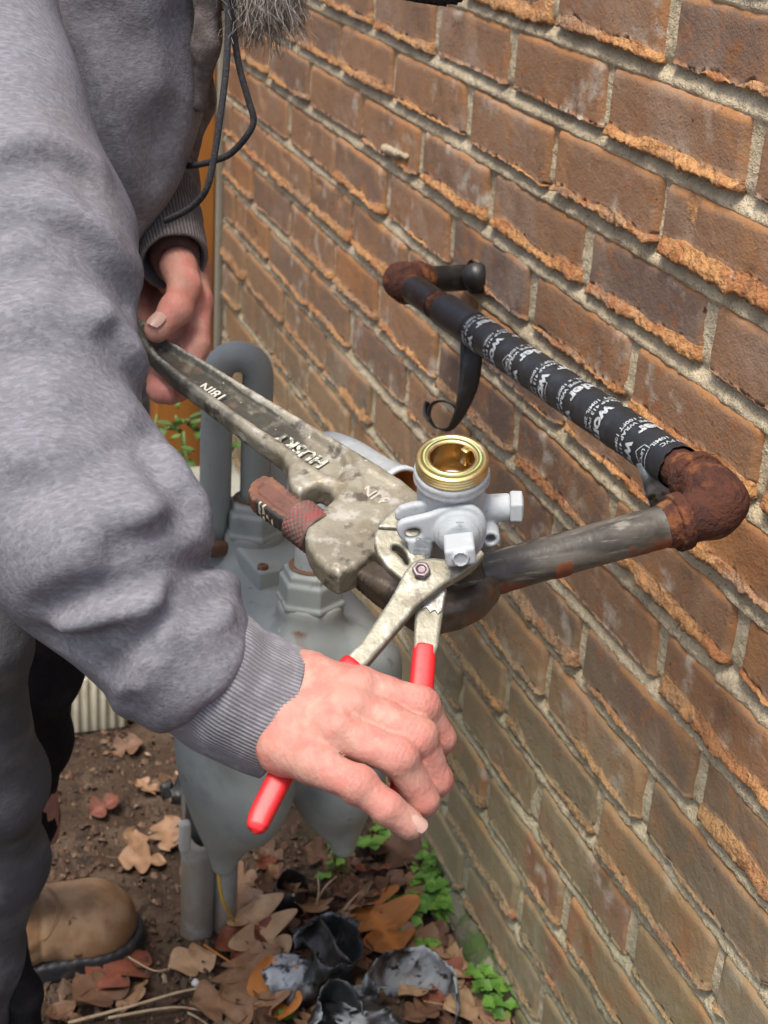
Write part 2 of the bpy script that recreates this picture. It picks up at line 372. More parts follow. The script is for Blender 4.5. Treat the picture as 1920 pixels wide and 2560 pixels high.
def brick_mesh(L, seed, lipk, near):
    H = CH - JT; r = np.random.default_rng(seed)
    nS = max(8, int(L / (.0020 if near == 2 else .0028 if near else .0044))); s = np.linspace(0, 1, nS) * L
    q = lambda sc, o: n1(s + seed * 3.17, sc, seed * 7 + o, 3)
    miss = sst(-.35, .05, q(13, 1) + (lipk - .5) * 1.5)           # where the torn lip is present
    zl = H * (.07 + .17 * lipk + .13 * q(22, 2) + .17 * lipk * q(9, 21)) * (.2 + .8 * miss); zl = np.clip(zl, .0012, H * .5)
    out = (.0014 + .0021 * lipk * (1 + 1.3 * q(38, 3))) * (.12 + .88 * miss)
    zb = .0008 - .0026 * miss * lipk + .0030 * (1 - 2 * np.abs(q(42, 4))) + .0018 * q(16, 5) + .0022 * q(240, 9)
    ts = np.linspace(0, 1, 11)
    end = np.minimum(s, L - s); ez = sst(0, .006, end)
    rows_z, rows_y, lip, rim = [], [], [], []
    top = H + .0015 * q(30, 6)
    rows_z += [top + 0 * s, top + 0 * s, top - .0012, top - .0045]; rows_y += [.022 + 0 * s, .004 + 0 * s, .0012 + 0 * s, -.0004 + 0 * s]
    lip += [0 * s] * 4; rim += [0 * s + 1, 0 * s + 1, 0 * s + .9, sst(-.2, .4, q(30, 12))]
    z0 = top - .0065
    for t in ts: rows_z.append(z0 + (zl - z0) * t); rows_y.append(-.0008 + 0 * s); lip.append(0 * s + .0 + .22 * (t > .95)); rim.append(.5 * sst(.25, 0, t) * sst(0, .5, q(26, 13)))
    for t in (.06, .14, .26, .38, .5, .62, .74, .86, 1.0):
        rows_z.append(zl + (zb - zl) * t); rows_y.append(-.0008 - out * sst(-.05, .75, t) * (1 - .35 * sst(.88, 1, t))); lip.append(miss * 1.0); rim.append(0 * s)
    rows_z += [zb + .0008, zb + .003]; rows_y += [.004 - out * .4, .022 + 0 * s]; lip += [miss * .8, 0 * s]; rim += [0 * s, 0 * s]
    Z = np.array(rows_z); Y = np.array(rows_y); LP = np.array(lip); RM = np.array(rim); nT = len(Z)
    X = np.broadcast_to(s, Z.shape).copy()
    # uneven ends, rounded corners
    el = .0014 * n1(Z[:, 0] + seed, 60, seed + 3); er = .0014 * n1(Z[:, 0] + seed, 60, seed + 4)
    X += el[:, None] * (1 - s / L) + er[:, None] * (s / L)
    Y = Y + (1 - ez) * .004 * (Y < .01); RM = np.maximum(RM, (1 - sst(0, .008, end))[None, :] * .55 * (Y < .01))
    P = np.stack([X.ravel(), Y.ravel() * 1.0, Z.ravel()], 1)
    nz = (1 - 2 * np.abs(vn(P + seed * 1.7, 75, seed, 3))).reshape(Z.shape) - .35; nb = vn(P + seed * 2.7, 28, seed + 9, 2).reshape(Z.shape); nf = vn(P + seed, 300, seed + 2, 2).reshape(Z.shape)
    face = (Y < .003)
    Y = Y + face * (.0008 * nb + .0003 * nz) + LP.clip(0, 1) * (.0008 * nz + .0017 * nf); Z = Z + LP * (.0018 * vn(P, 130, seed + 5, 2).reshape(Z.shape))
    dent = sst(.45, .75, vn(P + seed * 5, 22, seed + 11, 2).reshape(Z.shape)) * (r.random() < .55); Y = Y + face * dent * .003
    LP = LP + .5 * nf * (LP > .1) * (LP < .95) + .45 * dent * face * (r.random() < .5)
    V = np.stack([X, Y, Z], -1)
    # end caps
    capl = V[:, :1].copy(); capl[:, :, 1] = .022; capr = V[:, -1:].copy(); capr[:, :, 1] = .022
    V = np.concatenate([capl, V, capr], 1); LP = np.pad(LP, ((0, 0), (1, 1)), 'edge'); RM = np.pad(RM, ((0, 0), (1, 1)), 'edge'); nC = nS + 2
    a = np.arange(nT - 1)[:, None] * nC + np.arange(nC - 1)[None, :]
    F = np.stack([a, a + nC, a + nC + 1, a + 1], -1).reshape(-1, 4)
    return V.reshape(-1, 3), F, LP.ravel(), RM.ravel()

LIPS = {(0, 0.): .95, (0, -1.): .15, (1, .5): 1.25, (1, -.5): .55, (1, -1.5): .3, (1, -2.5): .35, (-1, -.5): .8, (-1, .5): .3, (2, 0.): .95, (2, 1.): .5, (2, -1.): .85, (2, -2.): .85, (2, -3.): .3, (3, -.5): .3, (3, .5): .8, (3, -1.5): .3,
    (3, -2.5): .3, (3, -3.5): .9, (3, -4.5): .2, (4, -3.): .9, (4, -4.): .85, (4, -2.): .7, (5, .5): 1.1, (6, 0.): .3, (7, .5): .5, (8, 0.): .55, (9, -.5): .6, (10, 0.): .3, (9, .5): .7}
wall = thing('brick_wall', (-.3, .03, 0), 'weathered orange brown brick wall with torn brick lips and sandy mortar', 'brick wall')
sd_ = 0; JOINTS = {}
for j in range(-5, 16):
    kn = KNOWN.get(j, {}); par = 0 if j % 2 == 0 else .5
    ks = np.array(sorted(kn)) if kn else np.array([par]); off = np.array([kn[k] - k * .213 for k in sorted(kn)]) if kn else np.array([.02 * math.sin(j * 2.3)])
    us = np.arange(-8, 5) + par; rr = np.random.default_rng(100 + j)
    xs = np.array([kn[u] if u in kn else u * .213 + np.interp(u, ks, off) + rr.uniform(-.006, .006) for u in us])
    ztop = G - j * CH; zbot = ztop - (CH - JT); JOINTS[j] = xs
    for a, b in zip(xs[:-1], xs[1:]):
        x0, x1 = max(a, WX0), min(b - JT - rr.uniform(-.0015, .003), WX1)
        sd_ += 1
        if x1 - x0 < .02: continue
        lipk = LIPS.get((j, float(us[list(xs).index(a)])), float(np.clip(rr.normal(.55, .34), .0, 1.1))); dz = rr.uniform(-.002, .002)
        V, F, LP, RM = brick_mesh(x1 - x0, sd_, lipk, 2 if x1 > -.35 else (x1 > -.85))
        V = V + np.array([x0, rr.uniform(-.002, .002), zbot + dz]); V[:, 2] += (V[:, 0] - (x0 + x1) / 2) * rr.uniform(-.013, .013); V[:, 1] += (V[:, 0] - (x0 + x1) / 2) * rr.uniform(-.012, .012); cx = np.array([(x0 + x1) / 2, 0, zbot + .03])
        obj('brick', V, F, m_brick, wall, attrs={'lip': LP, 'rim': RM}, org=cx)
xs = np.arange(WX0 - .005, WX1 + .005, .005); zs = np.arange(-.06, G + 5 * CH + .07, .0034)
XX, ZZ = np.meshgrid(xs, zs); PX = np.stack([XX.ravel(), 0 * XX.ravel(), ZZ.ravel()], 1)
ph = np.mod(ZZ - (G - CH * 40), CH)                       # 0 at the top of a brick, rising into the bed joint above it
bed = ph < JT + .004
Ym = np.where(bed, .0002 + .0068 * np.clip(ph / JT, 0, 1) ** 1.3, .0042)
nm = (vn(PX, 55, 31, 3)).reshape(XX.shape); nm2 = vn(PX, 240, 33, 2).reshape(XX.shape)
Ym = Ym + .0024 * nm + .0011 * nm2
Vm = np.stack([XX, Ym, ZZ], -1).reshape(-1, 3); nx = len(xs)
a = np.arange(len(zs) - 1)[:, None] * nx + np.arange(nx - 1)[None, :]
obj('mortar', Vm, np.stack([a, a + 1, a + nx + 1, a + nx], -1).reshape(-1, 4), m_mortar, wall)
Vb, Fb = box([(WX0 + WX1) / 2, .085, .62], [(WX1 - WX0) / 2, .062, .70]); obj('wall_core', Vb, Fb, m_mortar, wall, smooth=False)

b0_, b1_ = on_y(962, 372, -.004), on_y(1018, 392, -.003)
sdf_obj('mortar_blob', lambda P: chain(P, [b0_, b0_ * .5 + b1_ * .5 - [0, .001, 0], b1_], [.0055, .0042, .0030], .004) + .0022 * vn(P, 190, 3, 3), *bb([b0_, b1_], .012), .0012, m_mortar, wall)
# ================================================================ ground
m_soil = M('soil', (.062, .040, .026), .95, layers=[
    ('n', (.105, .072, .048), dict(s=20, lo=.45, hi=.65)), ('n', (.032, .022, .016), dict(s=45, lo=.5, hi=.65, f=.8, seed=2)),
    ('n', (.15, .105, .07), dict(s=120, lo=.6, hi=.72, f=.6, seed=6)), ('n', (.05, .06, .025), dict(s=8, lo=.6, hi=.7, f=.4, seed=8))],
    bump=[(160, .9, .006, 5), (600, .6, .002, 3)], spec=.2)
def gz(x, y):
    P = np.stack([np.atleast_1d(x), np.atleast_1d(y), 0 * np.atleast_1d(x)], 1).astype(float)
    return .012 * vn(P, 9, 5, 3) + .004 * vn(P, 50, 6, 2) + .03 * sst(-.02, .06, P[:, 1]) * .4 - .004
gx = np.concatenate([[-80, -30, -10, -5, -3, -2.2], np.arange(-1.8, .8, .0105), [1.2, 2, 4, 10, 30, 80]])
gy = np.concatenate([[-80, -30, -10, -4, -2, -1.2], np.arange(-.9, .085, .0105), [.3, 1, 4, 10, 30, 80]])
XX, YY = np.meshgrid(gx, gy); ZZ = gz(XX.ravel(), YY.ravel()).reshape(XX.shape)
nx = len(gx); a = np.arange(len(gy) - 1)[:, None] * nx + np.arange(nx - 1)[None, :]
g_ = obj('ground', np.stack([XX, YY, ZZ], -1).reshape(-1, 3), np.stack([a, a + 1, a + nx + 1, a + nx], -1).reshape(-1, 4), m_soil, org=(0, 0, 0)); tag(g_, kind='structure')
def gpt(px, py, dz=0.0):
    p = on_z(px, py, 0.0)
    for _ in range(3): p = on_z(px, py, float(gz(p[0], p[1])[0]) + dz)
    return p

# ================================================================ the corner trim, the fence and what stands in front of it
m_wood = M('varnished_wood', (.42, .17, .035), .45, layers=[('n', (.25, .085, .018), dict(s=12, lo=.4, hi=.7, st=(1, 1, .12))), ('n', (.52, .25, .07), dict(s=40, lo=.55, hi=.7, st=(1, 1, .08), f=.6))], bump=[(80, .3, .002, 3, (1, 1, .1))])
m_caulk = M('grey_paint', (.26, .235, .18), .8, layers=[('n', (.22, .18, .12), dict(s=20, lo=.5, hi=.7, st=(1, 1, .3)))], bump=[(60, .4, .002)])
trim = thing('corner_post', (-1.41, -.04, 0), 'orange varnished timber post with a grey sealant edge at the end of the bricks', 'wooden post')
obj('post', *box([-1.415, -.062, .75], [.034, .050, .76], bev=.004), m_wood, trim)
obj('sealant_strip', *box([-1.388, -.0045, .75], [.012, .0065, .76], bev=.003), m_caulk, trim)
m_fence = M('reddish_board', (.22, .075, .03), .75, layers=[('n', (.13, .05, .025), dict(s=9, lo=.4, hi=.7, st=(1, .1, 1))), ('n', (.30, .12, .05), dict(s=50, lo=.55, hi=.7, st=(1, .08, 1), f=.6))], bump=[(70, .4, .003, 3, (1, .1, 1))])
fence = thing('board_fence', (-1.72, -.75, 0), 'reddish brown board fence standing behind the grey pipe loop', 'fence')
for k in range(8):
    obj('board', *box([-1.72 + .003 * (k % 2), -.745, .085 + k * .152], [.012, .66, .0735], bev=.003), m_fence, fence)
for y_ in (-.12, -1.33): obj('fence_post', *box([-1.762, y_, .62], [.028, .045, .63], bev=.004), m_fence, fence)
m_conc = M('pale_concrete', (.33, .33, .28), .9, layers=[('n', (.24, .25, .19), dict(s=20, lo=.45, hi=.65))], bump=[(150, .5, .002)])
p_ = at(455, 1262, 2.15); slab = box([p_[0] - .02, p_[1] - .04, p_[2] / 2], [.12, .15, p_[2] / 2], bev=.012)
tag(obj('utility_box', *slab, m_conc), 'pale grey utility box low behind the meter and the far sleeve', 'utility box')
# ================================================================ the gas pipe: stub, elbows, wrapped run, bare arm
m_rust = M('rust', (.085, .031, .018), .85, layers=[('n', (.20, .072, .027), dict(s=60, lo=.54, hi=.68)), ('n', (.055, .022, .016), dict(s=90, lo=.48, hi=.66, seed=4)),
    ('n', (.33, .15, .06), dict(s=35, lo=.62, hi=.72, f=.7, seed=7)), ('n', (.30, .28, .22), dict(s=28, lo=.70, hi=.76, f=.5, seed=11))], bump=[(260, .9, .003, 5), (60, .5, .004)], spec=.3)
m_blackpipe = M('old_black_pipe', (.052, .046, .037), .42, layers=[('n', (.12, .105, .08), dict(s=34, lo=.48, hi=.7, st=(1, .25, 1))), ('n', (.025, .02, .016), dict(s=50, lo=.5, hi=.7, seed=3, f=.7)),
    ('n', (.30, .28, .23), dict(s=190, lo=.56, hi=.70, f=.6, st=(1, .12, 1), seed=5)), ('n', (.16, .15, .125), dict(s=60, lo=.5, hi=.7, f=.6, st=(1, .2, 1), seed=15)), ('a', (.19, .06, .025), dict(n='rust', lo=.35, hi=.6, rough=.9)), ('a', (.42, .36, .16), dict(n='paste', lo=.3, hi=.7, f=.8))],
    bump=[(90, .25, .002), (400, .2, .001)], spec=.5)
m_tarblack = M('tar_black', (.016, .015, .014), .4, layers=[('n', (.05, .045, .04), dict(s=40, lo=.5, hi=.7))], bump=[(80, .4, .002)])
m_tape = M('black_pvc_tape', (.020, .022, .024), .48, layers=[('n', (.05, .055, .06), dict(s=60, lo=.5, hi=.75, f=.6))], bump=[(40, .15, .002)], spec=.5)
m_print = M('white_print', (.47, .50, .52), .6, layers=[('n', (.12, .13, .14), dict(s=260, lo=.52, hi=.64, f=.75))])
m_adh = M('grey_adhesive', (.10, .11, .115), .35, layers=[('n', (.33, .36, .38), dict(s=30, lo=.45, hi=.62)), ('n', (.01, .01, .01), dict(s=70, lo=.5, hi=.62, seed=3))], bump=[(90, .6, .003)], spec=.6)

pw0 = on_y(1200, 692, .012); e1 = on_y(1003, 702, -.08); e2 = on_y(1780, 1226, -.08)
dE = float((e2 - CAM) @ FW); a0 = at(1782, 1281, dE - .004); a1 = at(1120, 1464, .968)
ux = (e2 - e1) / np.linalg.norm(e2 - e1); ua = (a1 - a0) / np.linalg.norm(a1 - a0); un = (e1 - pw0) / np.linalg.norm(e1 - pw0)
pipe = thing('gas_pipe', pw0, 'rusty gas pipe bending out of the brick wall with black printed wrap', 'gas pipe')
PR = .0136
def rag(V, amp, sc, seed): return V + 0
# stub
V, F = tube(np.linspace(pw0, e1, 14), .0134, 32); obj('wall_stub', V, F, m_tarblack, pipe)
V, F = tube(np.linspace(on_y(1192, 692, .006), on_y(1192, 692, -.0085), 5), [.0148, .0150, .0148, .0144, .0138], 32); obj('mastic_ring', V, F, m_tarblack, pipe)
obj('wall_sleeve', *lathe([(.0135, -.0035), (.0165, -.0040), (.0172, -.0022), (.0172, .006)], on_y(1192, 692, 0), np.array([0, -1.0, 0]), 40), M('dirty_sealant', (.30, .22, .12), .8, layers=[('n', (.05, .035, .025), dict(s=60, lo=.48, hi=.6))], bump=[(150, .6, .003)]), pipe)
# far elbow
def elbow(p, da, db, la, lb, r, rc, seed):
    A, B = p + da * la, p + db * lb
    def f(P):
        d = chain(P, [A, p + da * r * .45, p + (da + db) * r * .0 , p + db * r * .45, B], [r] * 5, .004)
        d = smin(d, np.linalg.norm(P - (p + (da + db) * r * .02), axis=1) - r * 1.04, .004)
        for (E, dd) in ((A, da), (B, db)):
            d = smin(d, cyl(P, E - dd * .008, E, rc, .0022), .0015)
        return d + .0003 * vn(P, 160, seed, 3) + .0004 * vn(P, 420, seed + 1, 2)
    lo, hi = bb([A, B, p], rc + .012); return f, lo, hi
f, lo, hi = elbow(e1, ux, -un, .024, .024, .0170, .0192, 3); sdf_obj('elbow', f, lo, hi, .0011, m_rust, pipe)
# near elbow: the arm hangs a little below the axis of the run
def f(P):
    A, B = e2 - ux * .024, a0 + ua * .028; q = (e2 + a0) / 2
    d = chain(P, [A, e2 + ux * .0, q + (ux - ua) * .004, a0, B], [.0158, .0164, .0168, .0164, .0158], .005)
    d = smin(d, cyl(P, A - ux * .001, A + ux * .0085, .0190, .0012), .0007); d = smin(d, cyl(P, B, B - ua * .0085, .0190, .0012), .0007)
    d = smax(d, -cyl(P, e2 + ux * .016 + UP * .0, e2 + ux * .022, .0001, .00005), .001)
    return d + .0003 * vn(P, 120, 8, 3) + .00045 * vn(P, 430, 9, 2)
lo, hi = bb([e2 - ux * .03, a0 + ua * .035, e2, a0], .026); sdf_obj('elbow', f, lo, hi, .0009, m_rust, pipe)
# rusty nipple showing before the near elbow
Lr = np.linalg.norm(e2 - e1)
V, F = tube(np.linspace(e1, e2, 60), .0136, 32); V = V + .0004 * vn(V, 200, 5, 2)[:, None]; obj('nipple', V, F, m_rust, pipe)
# tarred piece, old wrap and printed wrap
def run(s0, s1, r, n=30, ns=64, seed=0, rag0=0.0, rag1=0.0, helix=0.0):
    u, v, _ = frame_of(ux); th = np.arange(ns) * 2 * math.pi / ns; t = np.linspace(0, 1, n); Vs = []
    for k in t:
        s = s0 + (s1 - s0) * k + (rag0 * n1(th * 2.2, 1, seed + 1, 3) + .0015 * 0) * (1 - k) ** 6 + rag1 * n1(th * 2.2, 1, seed + 2, 3) * k ** 6
        rr = r + .00035 * n1(th * 1.5 + k * 9, 1, seed, 2)
        if helix: rr = rr + .00045 * sst(.0, .12, np.mod((s - s0) / helix - th / (2 * math.pi), 1.0))
        Vs.append(e1 + s[:, None] * ux + rr[:, None] * (np.cos(th)[:, None] * u + np.sin(th)[:, None] * v))
    V = np.concatenate(Vs); F = [[i * ns + k, i * ns + (k + 1) % ns, (i + 1) * ns + (k + 1) % ns, (i + 1) * ns + k] for i in range(n - 1) for k in range(ns)]
    return V, F
obj('tar_sleeve', *run(.042, .105, .0142, seed=3, rag0=.004), m_tarblack, pipe)
def spx(px, py): p = on_y(px, py, -.08); return float((p - e1) @ ux)
S0, S1 = spx(1115, 777), spx(1700, 1170); SR = .0152
old = obj('old_wrap', *run(S0, S0 + .075, .0160, seed=5, rag0=.003, rag1=.002), m_tape, pipe)
wrap = obj('printed_wrap', *run(S0 + .055, S1, SR, 120, 64, 7, .001, .007, .030), m_tape, pipe, org=e1 + ux * (S0 + S1) / 2)
# printing: columns of lettering run round the pipe
ucam = CAM - (e1 + e2) / 2; ucam = ucam - ux * (ucam @ ux); ucam /= np.linalg.norm(ucam); vdn = np.cross(ux, ucam)
if vdn[2] > 0: vdn = -vdn
def on_wrap(V, s, th0, r):       # text x runs down round the pipe, text y points to the near elbow
    th = th0 + V[:, 0] / r; return e1 + (s + V[:, 1])[:, None] * ux + r * (np.cos(th)[:, None] * ucam + np.sin(th)[:, None] * vdn)
parts = []
def put(txt, s, th0, size, bold, sp=1.0):
    V, F = text_cut(txt, size, bold, .0016, 0, sp); V = V * np.array([1, 1, 1])
    parts.append((on_wrap(V, s, th0, SR + .0009), F))
rr = random.Random(4)
seq = [(.010, ['10MIL', '413 P'], .35), (.046, 'wo', .15), (.0, '', 0)]
smark = S1 - .020; k = 0
big = ['wonder'] ; ph = [-.05, -.9, .45, -.5, .25, -.75, .1, -.3, .6]
while smark > S0 + .085:
    th0 = ph[k % len(ph)]
    if k == 0:
        put('413 PVC', smark + .008, -1.0, .0060, .00012); put('10MIL', smark + .0005, -.55, .0060, .00012); smark -= .012
    put('wonder  wonder', smark - .012, th0, .0165, .0006, .98)
    put('413 PVC PIPE WRAP 413 PVC PIPE WRAP', smark - .0245, th0 + .5, .0058, .00014, 1.05)
    put('10MIL 2IN. x 100FT 10MIL 2IN. x 100FT', smark - .0310, th0 + .2, .0058, .00014, 1.05)
    smark -= .050; k += 1
for V, F in parts: obj('printing', V, F, m_print, wrap, smooth=False)
# a small shield outline with letters
lg = []
for (s_, t_) in ((spx(1655, 1140) , .45), (spx(1310, 915), .55), (spx(1400, 1000), .62)):
    w_, h_ = .0075, .0055; out = [(-w_, h_), (w_, h_), (w_, -h_ * .3), (0, -h_ * 1.5), (-w_, -h_ * .3)]
    for sgn in range(5):
        p, q = np.array(out[sgn]), np.array(out[(sgn + 1) % 5]); d = (q - p) / np.linalg.norm(q - p); nn = np.array([-d[1], d[0]]) * .00035
        st = np.linspace(0, 1, 6); vv = [p + (q - p) * t + nn for t in st] + [p + (q - p) * t - nn for t in st]
        V = np.c_[np.array(vv), np.zeros(12)]; lg.append((on_wrap(V, s_, t_, SR + .0009), [[i, i + 1, i + 7, i + 6] for i in range(5)]))
    V, F = text_cut('UPC', .0052, .0001, .0012, 0); lg.append((on_wrap(V, s_, t_, SR + .0009), F)); obj('shield_mark', *join(lg), m_print, wrap, smooth=False); lg = []

def ribbon(path, side, w, m, name, parent, th=.0006, org=None, cup=0.0, nw=5, lab=None):
    path = np.asarray(path, float); side = np.asarray(side, float); side = np.broadcast_to(side, path.shape); T = np.gradient(path, axis=0); T /= np.linalg.norm(T, axis=1)[:, None] + 1e-9
    sd2 = side - T * (side * T).sum(1)[:, None]; sd2 /= np.linalg.norm(sd2, axis=1)[:, None] + 1e-9; nn = np.cross(T, sd2)
    k = np.linspace(-1, 1, nw); n = len(path); w = np.broadcast_to(np.asarray(w, float), (n,)); Vt = []
    for off in (th / 2, -th / 2):
        for i in range(n): Vt.append(path[i] + (k * w[i] / 2)[:, None] * sd2[i] + (off + cup * (k ** 2))[:, None] * nn[i])
    V = np.concatenate(Vt); F = []; q = n * nw
    for i in range(n - 1):
        for j in range(nw - 1):
            a = i * nw + j; F.append([a, a + 1, a + nw + 1, a + nw]); F.append([q + a, q + a + nw, q + a + nw + 1, q + a + 1])
        for j in (0, nw - 1):
            a = i * nw + j; F.append([a, a + nw, q + a + nw, q + a] if j == 0 else [a, q + a, q + a + nw, a + nw])
    for i in (0, n - 1):
        for j in range(nw - 1):
            a = i * nw + j; F.append([a, q + a, q + a + 1, a + 1] if i == 0 else [a, a + 1, q + a + 1, q + a])
    return obj(name, V, F, m, parent, org=org)
# torn flap at the near end, loose tail that hangs from the far end
dt = float((on_y(1640, 1150, -.08) - CAM) @ FW)
p = spline([at(1622, 1150, dt - .012), at(1634, 1185, dt - .014), at(1640, 1215, dt - .008), at(1650, 1245, dt), at(1652, 1262, dt + .006)], 6)
ribbon(p, RT * 1.0 - FW * .4 + UP * .35, np.linspace(.017, .015, len(p)), m_adh, 'torn_flap', pipe, .001, cup=.002)
d1 = float((on_y(1180, 850, -.08) - CAM) @ FW)
p = spline([at(1178, 845, d1 + .012), at(1178, 900, d1 + .012), at(1172, 960, d1 + .015), at(1158, 1010, d1 + .02), at(1140, 1050, d1 + .022), at(1118, 1072, d1 + .02), at(1088, 1066, d1 + .016), at(1072, 1040, d1 + .014),
            at(1080, 1012, d1 + .014), at(1106, 1004, d1 + .018), at(1134, 1016, d1 + .024), at(1146, 1046, d1 + .028)], 7)
wv = np.interp(np.linspace(0, 1, len(p)), [0, .25, .45, 1], [.021, .018, .011, .010]); ribbon(p, np.array([0, -.4, 0]) + RT * .6 + FW * .75 * np.linspace(0, 1.5, len(p))[:, None], wv, m_tape, 'loose_tail', pipe, .0008)
p = spline([at(1073, 1050, d1 + .012), at(1064, 1030, d1 + .010), at(1068, 1004, d1 + .010)], 5); ribbon(p, FW + RT * .5, .010, m_adh, 'loose_tail', pipe, .001)
# bare arm
n, ns = 120, 48; La = np.linalg.norm(a1 - a0); V, F = tube(np.linspace(a0, a1, n), .01365, ns); t = np.repeat(np.linspace(0, 1, n), ns)
thv = np.tile(np.arange(ns) * 2 * math.pi / ns, n); dirv = V - (a0 + t[:, None] * (a1 - a0)); dn = dirv @ UP / .0137; dc = dirv @ -FW / .0137
nz = vn(V, 70, 3, 3)
rust = sst(.50, .06, t + .15 * nz) * sst(.35, -.3, dn + .5 * nz) + sst(.9, 1.0, t) * .0 + sst(.62, .9, t + .12 * nz) * sst(-.1, -.7, dn + .4 * nz) * .9 + sst(.10, .05, t) * .6
rust += .9 * sst(.045, .02, np.abs(t - .60) + .05 * (1 + nz) * (dn > -.2)) * sst(.0, -.5, dn)
paste = sst(.035, .012, np.abs(t - .135 + .02 * nz)) * sst(-.4, .5, dn + dc)
V = V + (dirv / .0137) * (.0006 * np.clip(rust, 0, 1) * (1 + vn(V, 300, 6, 2)) + .0007 * paste + .00025 * (np.abs(np.mod(t * 3.1 + .02 * dn, 1) - .5) < .012))[:, None]
obj('bare_arm', V, F, m_blackpipe, pipe, attrs={'rust': np.clip(rust, 0, 1.2), 'paste': paste}, org=(a0 + a1) / 2)

# ================================================================ the meter valve
DV = .90; az = .73 * UP - .683 * FW; az /= np.linalg.norm(az); axx = RT; ayy = np.cross(az, axx)     # az: up the bore, ayy: away from the lens
PXV = DV / FPX                                  # metres per photograph pixel at the valve
def vp(px, py, dd=0.0): return at(px, py, DV + dd)
m_grey = M('valve_grey_paint', (.41, .435, .445), .6, layers=[('n', (.50, .525, .535), dict(s=50, lo=.5, hi=.7)), ('n', (.30, .34, .36), dict(s=30, lo=.55, hi=.75, f=.6, seed=4)), ('n', (.10, .10, .10), dict(s=240, lo=.69, hi=.73, f=.8, seed=8)), ('n', (.22, .23, .22), dict(s=16, lo=.54, hi=.72, f=.5, seed=18)), ('n', (.24, .20, .14), dict(s=70, lo=.62, hi=.72, f=.45, seed=28)),
    ('p', (.24, .26, .27), dict(lo=.48, hi=.40, f=.6)), ('p', (.60, .64, .66), dict(lo=.53, hi=.60, f=.5))], bump=[(300, .25, .001, 4), (60, .2, .002)], spec=.4)
m_brass = M('brass', (.78, .58, .25), .33, 1.0, layers=[('n', (.55, .36, .13), dict(s=60, lo=.5, hi=.7, rough=.45)), ('n', (.72, .60, .42), dict(s=120, lo=.58, hi=.7, f=.7, seed=3, rough=.5)), ('n', (.25, .2, .12), dict(s=190, lo=.66, hi=.72, f=.6, seed=6))], bump=[(300, .15, .0006)])
m_brassd = M('bore_brass', (.42, .25, .08), .35, 1.0, bump=[(200, .15, .001, 3, (1, 1, 6))])
m_seal = M('green_sealant', (.34, .46, .22), .5, layers=[('n', (.48, .50, .26), dict(s=60, lo=.5, hi=.7))])
m_bluewhite = M('pale_blue_seat', (.45, .58, .75), .4)
valve = thing('meter_valve', vp(1135, 1400), 'grey painted gas meter valve with an open brass threaded mouth', 'gas valve')
vc = vp(1131, 1141)                            # centre of the brass face
R0 = 92 * PXV
# brass mouth
pr = [(R0 * .965, 0.0)]
z = 0.0; pr = [(R0 * .80, -.0004), (R0 * .80, .0), (R0 * .955, 0.0), (R0 * .985, -.0008)]
for k in range(4): z0 = -.0010 - k * .0020; pr += [(R0 * 1.0, z0), (R0 * 1.0, z0 - .0007), (R0 * .925, z0 - .0011), (R0 * .925, z0 - .0016)]
pr += [(R0 * .90, -.0092), (R0 * .90, -.012)]
obj('threaded_mouth', *lathe(pr, vc, az, 72), m_brass, valve)
pr = [(R0 * .60, -.034), (R0 * .60, -.0015), (R0 * .63, -.0002), (R0 * .735, .0003), (R0 * .76, -.0006), (R0 * .76, -.004)]
obj('inner_collar', *lathe(pr, vc, az, 72), m_brass, valve)
obj('sealant_ring', *lathe([(R0 * .755, -.003), (R0 * .758, -.0003), (R0 * .79, .0002), (R0 * .805, -.0004), (R0 * .805, -.003)], vc, az, 72), m_seal, valve)
obj('bore', *lathe([(R0 * .595, -.001), (R0 * .585, -.010), (R0 * .585, -.016), (R0 * .54, -.0165), (R0 * .54, -.028)], vc, az, 64), m_brassd, valve)
obj('seat_ring', *lathe([(R0 * .53, -.0215), (R0 * .50, -.0200), (R0 * .44, -.0200), (R0 * .42, -.0215)], vc, az, 48), m_bluewhite, valve)
obj('ball', *lathe([(R0 * .53, -.030), (R0 * .4, -.026), (R0 * .2, -.0245), (.0002, -.024)], vc, az, 40), m_brass, valve)
ntc = vc + (RT * .62 + ayy * .55) / np.linalg.norm(RT * .62 + ayy * .55) * R0 * .50 - az * .006
obj('keyway', *box(ntc, [.0026, .0022, .0055], np.stack([RT * .7 - ayy * .7, RT * .7 + ayy * .7, az]), bev=.0008), m_brass, valve)
